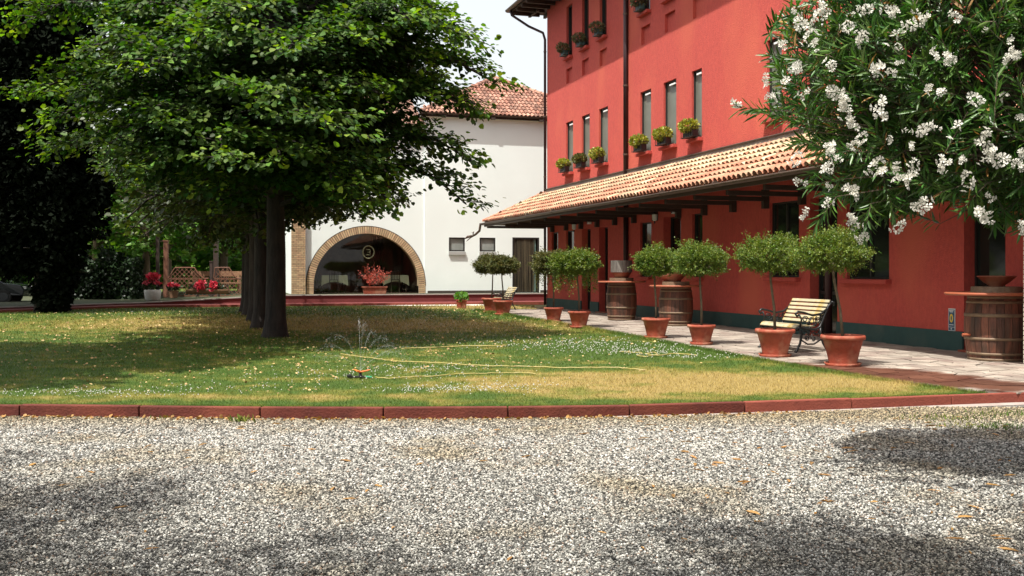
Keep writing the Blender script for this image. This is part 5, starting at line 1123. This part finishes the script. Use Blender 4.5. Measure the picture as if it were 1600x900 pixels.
x, y = pz(340, 51); t = thing('timber_beam_bench', 'long orange brown timber bench rail behind the trellis', 'bench', (x, y, .464))
MB().box((0,0,.95), (2.6, .12, .26)).build('backrest', M_log, t); MB().box((0,-.3,.5), (2.6, .4, .06)).build('seat', M_log, t)
for sx in (-1.1, 1.1): MB().box((sx, -.1, .45), (.1, .4, .9)).build('leg', M_log, t)

# parked car at far left
x, y = pz(-32, 46.5); t = thing('parked_car', 'dark car parked at the far left beyond the lawn', 'car', (x, y, .1), 3.3)
prof = [(-2.1, .35), (-2.15, .62), (-2.0, .82), (-1.25, .92), (-.55, 1.38), (.75, 1.42), (1.45, 1.0), (1.98, .92), (2.1, .6), (2.08, .32)]
b = MB(); n_ = len(prof)
def cw(z): return .84 if z < .95 else .84-(z-.92)*.45
vs = [(px_, -cw(pz_), pz_) for px_, pz_ in prof]+[(px_, cw(pz_), pz_) for px_, pz_ in prof]
b.add(vs, [tuple(range(n_)), tuple(range(2*n_-1, n_-1, -1))]+[(i, i+n_, i+1+n_, i+1) for i in range(n_-1)]+[(n_-1, 2*n_-1, n_, 0)]); b.build('body', M_car, t, bevel=.03)
for sy in (-1, 1):
    MB().add([(-1.05, sy*.845, .98), (-.52, sy*.70, 1.32), (.68, sy*.69, 1.35), (1.2, sy*.835, 1.0)], [(0,1,2,3)]).build('side_window', M_glass, t)
MB().add([(1.42, -.70, 1.03), (1.42, .70, 1.03), (.82, .6, 1.41), (.82, -.6, 1.41)], [(0,1,2,3)]).build('rear_window', M_glass, t, label='rear window'); MB().add([(-1.23, -.72, .96), (-1.23, .72, .96), (-.62, .6, 1.37), (-.62, -.6, 1.37)], [(0,1,2,3)]).build('windscreen', M_glass, t)
for sx in (-1.3, 1.3):
    for sy in (-1, 1):
        w_ = MB().tube([(sx, sy*.68, .31), (sx, sy*.86, .31)], .31, 20).build('wheel', M_tyre, t); MB().tube([(sx, sy*.85, .31), (sx, sy*.875, .31)], .19, 14).build('rim', M_car, w_)
for sy in (-1, 1): MB().box((2.06, sy*.62, .78), (.06, .3, .14)).build('tail_light', M_redlamp, t); MB().box((-2.1, sy*.6, .7), (.06, .3, .14)).build('headlight', M_whiteplastic, t)

# ------------------------------------------------------------------ oleander
ol = thing('oleander', 'tall oleander tree covered in white blossom clusters at the right', 'flowering tree', (5.3, 8.7, -.12))
O = Vector((5.3, 8.7, -.12)); ro = np.random.default_rng(5)
cen = np.array([3.95, 8.5, 3.30]); rad = np.array([1.82, 1.35, 1.62])
def proj(p): return 800+F*p[0]/p[1], HOR-F*(p[2]-CH)/p[1]
sil_x = [1130, 1190, 1235, 1262, 1300, 1340, 1400, 1450, 1500, 1540, 1600, 1700]; sil_y = [0, 150, 300, 350, 372, 385, 352, 322, 332, 345, 375, 380]
twigs = []
tries = 0
while len(twigs) < 1250 and tries < 20000:
    tries += 1
    v = ro.normal(size=3); v /= np.linalg.norm(v); rr_ = (.25+.75*ro.random())**.45
    tip = cen+v*rr_*rad
    px, py = proj(tip)
    lx = 1205+14*math.sin(py*.045)+10*math.sin(py*.11)
    if px < lx+ (30 if py > 200 else 0)+(0 if py < 190 else (py-190)*.03) or px > 1760 or py < -330: continue
    if py > np.interp(px, sil_x, sil_y)-6: continue
    root = np.array([4.6, 8.7, 2.3])+ (tip-np.array([4.6, 8.7, 2.3]))*.25
    d = unit((tip-root)[None])[0]; d = unit((d+ro.normal(size=3)*.45+np.array([0, 0, .12]))[None])[0]
    if py > 230: d = unit((d+np.array([-.2, 0, -.55]))[None])[0]
    twigs.append((tip, d))
for px, py, Z, dd in ((1152, 168, 8.05, (-1, -.1, .05)), (1180, 176, 8.1, (-1, 0, .1)), (1205, 185, 8.15, (-1, 0, .15)), (1215, 118, 8.2, (-1, 0, .5)), (1225, 45, 8.4, (-.9, 0, .5)), (1238, 165, 8.2, (-1, 0, -.1)), (1275, 350, 8.0, (-.6, 0, -.8)), (1350, 372, 8.0, (-.2, 0, -1)), (1400, 345, 8.0, (.3, 0, -1)), (1270, 230, 8, (-1, 0, .1)), (1262, 290, 8, (-1, 0, -.2)), (1555, 355, 8.2, (.2, 0, -1)), (1522, 330, 8.1, (-.1, 0, -1)), (1235, 90, 8.2, (-.9, -.2, .2)), (1470, 300, 7.8, (.4, -.2, -.9)), (1580, 350, 8.1, (.4, -.2, -.9))):
    twigs.append((np.array(pz(px, Z, py)), unit(np.array([dd], float))[0]))
PP = []; DD = []; UU = []; SS = []; stems = MB()
for i, (tip, d) in enumerate(twigs):
    Lt = ro.uniform(.25, .42); nw = 9
    for k in range(nw):
        f = k/nw; c = tip-d*Lt*(1-f); nl = 3
        a0 = ro.uniform(0, 6.28); q1 = unit(np.cross(d, [0.3, .5, .8])[None])[0]; q2 = np.cross(d, q1)
        for j in range(nl):
            a = a0+j*2.09+ro.normal()*.2; out = q1*math.cos(a)+q2*math.sin(a); sp_ = 1.15-.6*f
            PP.append(c); DD.append(out*sp_+d*(.55+.5*f)+ro.normal(size=3)*.12+np.array([0, 0, -.12])); UU.append(d+ro.normal(size=3)*.2-out*.2); SS.append(ro.uniform(.10, .165))
    b0 = tip-d*Lt; base_ = np.array([4.7, 8.7, 2.4]); mid = b0*.6+base_*.4+np.array([0, 0, .05])
    stems.tube([tip-O[:], (b0)-O[:], mid-O[:]] if False else [Vector(tip)-O, Vector(b0)-O, Vector(mid)-O], [.0025, .004, .008], 4, cap=False)
for k in range(9):
    a = k*.7; stems.tube([(random.uniform(-.15, .15), random.uniform(-.15, .15), 0), (-.15+.15*math.cos(a), .15*math.sin(a), 1.3), (-.6+.5*math.cos(a), .4*math.sin(a), 2.5), (-.9+.9*math.cos(a), .8*math.sin(a), 3.4)], [.045, .035, .025, .01], 6)
stems.build('stems', M_stem, ol)
PP = np.array(PP)-np.array(O)[None]; DD = np.array(DD); UU = np.array(UU); SS = np.array(SS); dry = ro.random(len(PP)) < .025
for nm, kk, mt in (('foliage', ~dry, M_ole), ('withered_leaves', dry, M_oledry)):
    V, Q = leaves(PP[kk], DD[kk], UU[kk], SS[kk], NARROW*np.array([1.05, 1, 1]), LIMEF); link(nm, npmesh(nm, V, Q, mt), ol)
# blossom cluster meshes: five notched petals per flower
def blossom_mesh(seed, nf):
    r = np.random.default_rng(seed); b = MB()
    for f in range(nf):
        c = unit(r.normal(size=(1, 3))+np.array([[0, 0, .5]]))[0]*r.uniform(.02, .062); nrm = unit((c+r.normal(size=3)*.02)[None])[0]; q1 = unit(np.cross(nrm, [.2, .9, .4])[None])[0]; q2 = np.cross(nrm, q1); R_ = r.uniform(.020, .027)
        for p_ in range(5):
            a = p_*2*PI/5+f; pts = []
            for (rr_, da, h) in ((.12, 0, -.3), (.6, -.42, .05), (1.0, -.36, .12), (1.05, .1, .1), (.92, .42, .12), (.55, .40, .05)):
                v = q1*math.cos(a+da)+q2*math.sin(a+da); pts.append(c+v*rr_*R_+nrm*h*R_)
            b.add(pts, [(0,1,2,3), (0,3,4,5)])
    return b.mesh('blossom_cluster', M_petal)
bms = [blossom_mesh(k, n_) for k, n_ in enumerate((4, 7, 10, 5, 12, 8))]
sites = [(1145, 166), (1198, 128), (1210, 150), (1226, 135), (1262, 42), (1268, 58), (1275, 70), (1258, 150), (1225, 70), (1315, 45), (1350, 15), (1325, 45), (1390, 15), (1430, 20), (1440, 35), (1415, 45), (1310, 145), (1320, 160), (1325, 180), (1335, 192), (1300, 235), (1310, 252), (1296, 262), (1245, 250), (1252, 290), (1255, 335), (1330, 345), (1340, 360), (1350, 375), (1365, 262), (1372, 270), (1400, 270), (1418, 282), (1425, 255), (1440, 320), (1405, 355), (1380, 185), (1375, 170), (1370, 105), (1385, 118), (1480, 90), (1520, 155), (1465, 148), (1540, 215), (1550, 240), (1535, 255), (1560, 250), (1510, 285), (1590, 85), (1595, 240), (1530, 330), (1545, 345), (1280, 20), (1345, 215), (1500, 205), (1495, 30), (1350, 60), (1290, 105), (1245, 110), (1595, 355), (1395, 60), (1240, 20), (1330, 300), (1300, 320), (1475, 250), (1440, 200)]
for k in range(30):
    sites.append((ro.uniform(1270, 1600), ro.uniform(5, 330)))
for i, (px, py) in enumerate(sites):
    px += ro.uniform(-4, 4); py += ro.uniform(-4, 4)
    Zf = 7.15 + .9*min(1, abs(px-1480)/330)**1.6+.5*min(1, abs(py-180)/230)**2+ro.uniform(-.1, .1)
    if px < 1160: Zf = 8.0
    p = np.array(pz(px, Zf, py))-np.array(O)
    s_ = ro.uniform(.8, 1.3) if i < 66 else ro.uniform(.5, .9); o = link('blossom_cluster', bms[i % 6], ol, loc=tuple(p), rot=(ro.uniform(-.4, 1.2), ro.uniform(-.6, .6), ro.uniform(0, 6.28))); o.scale = (s_,)*3
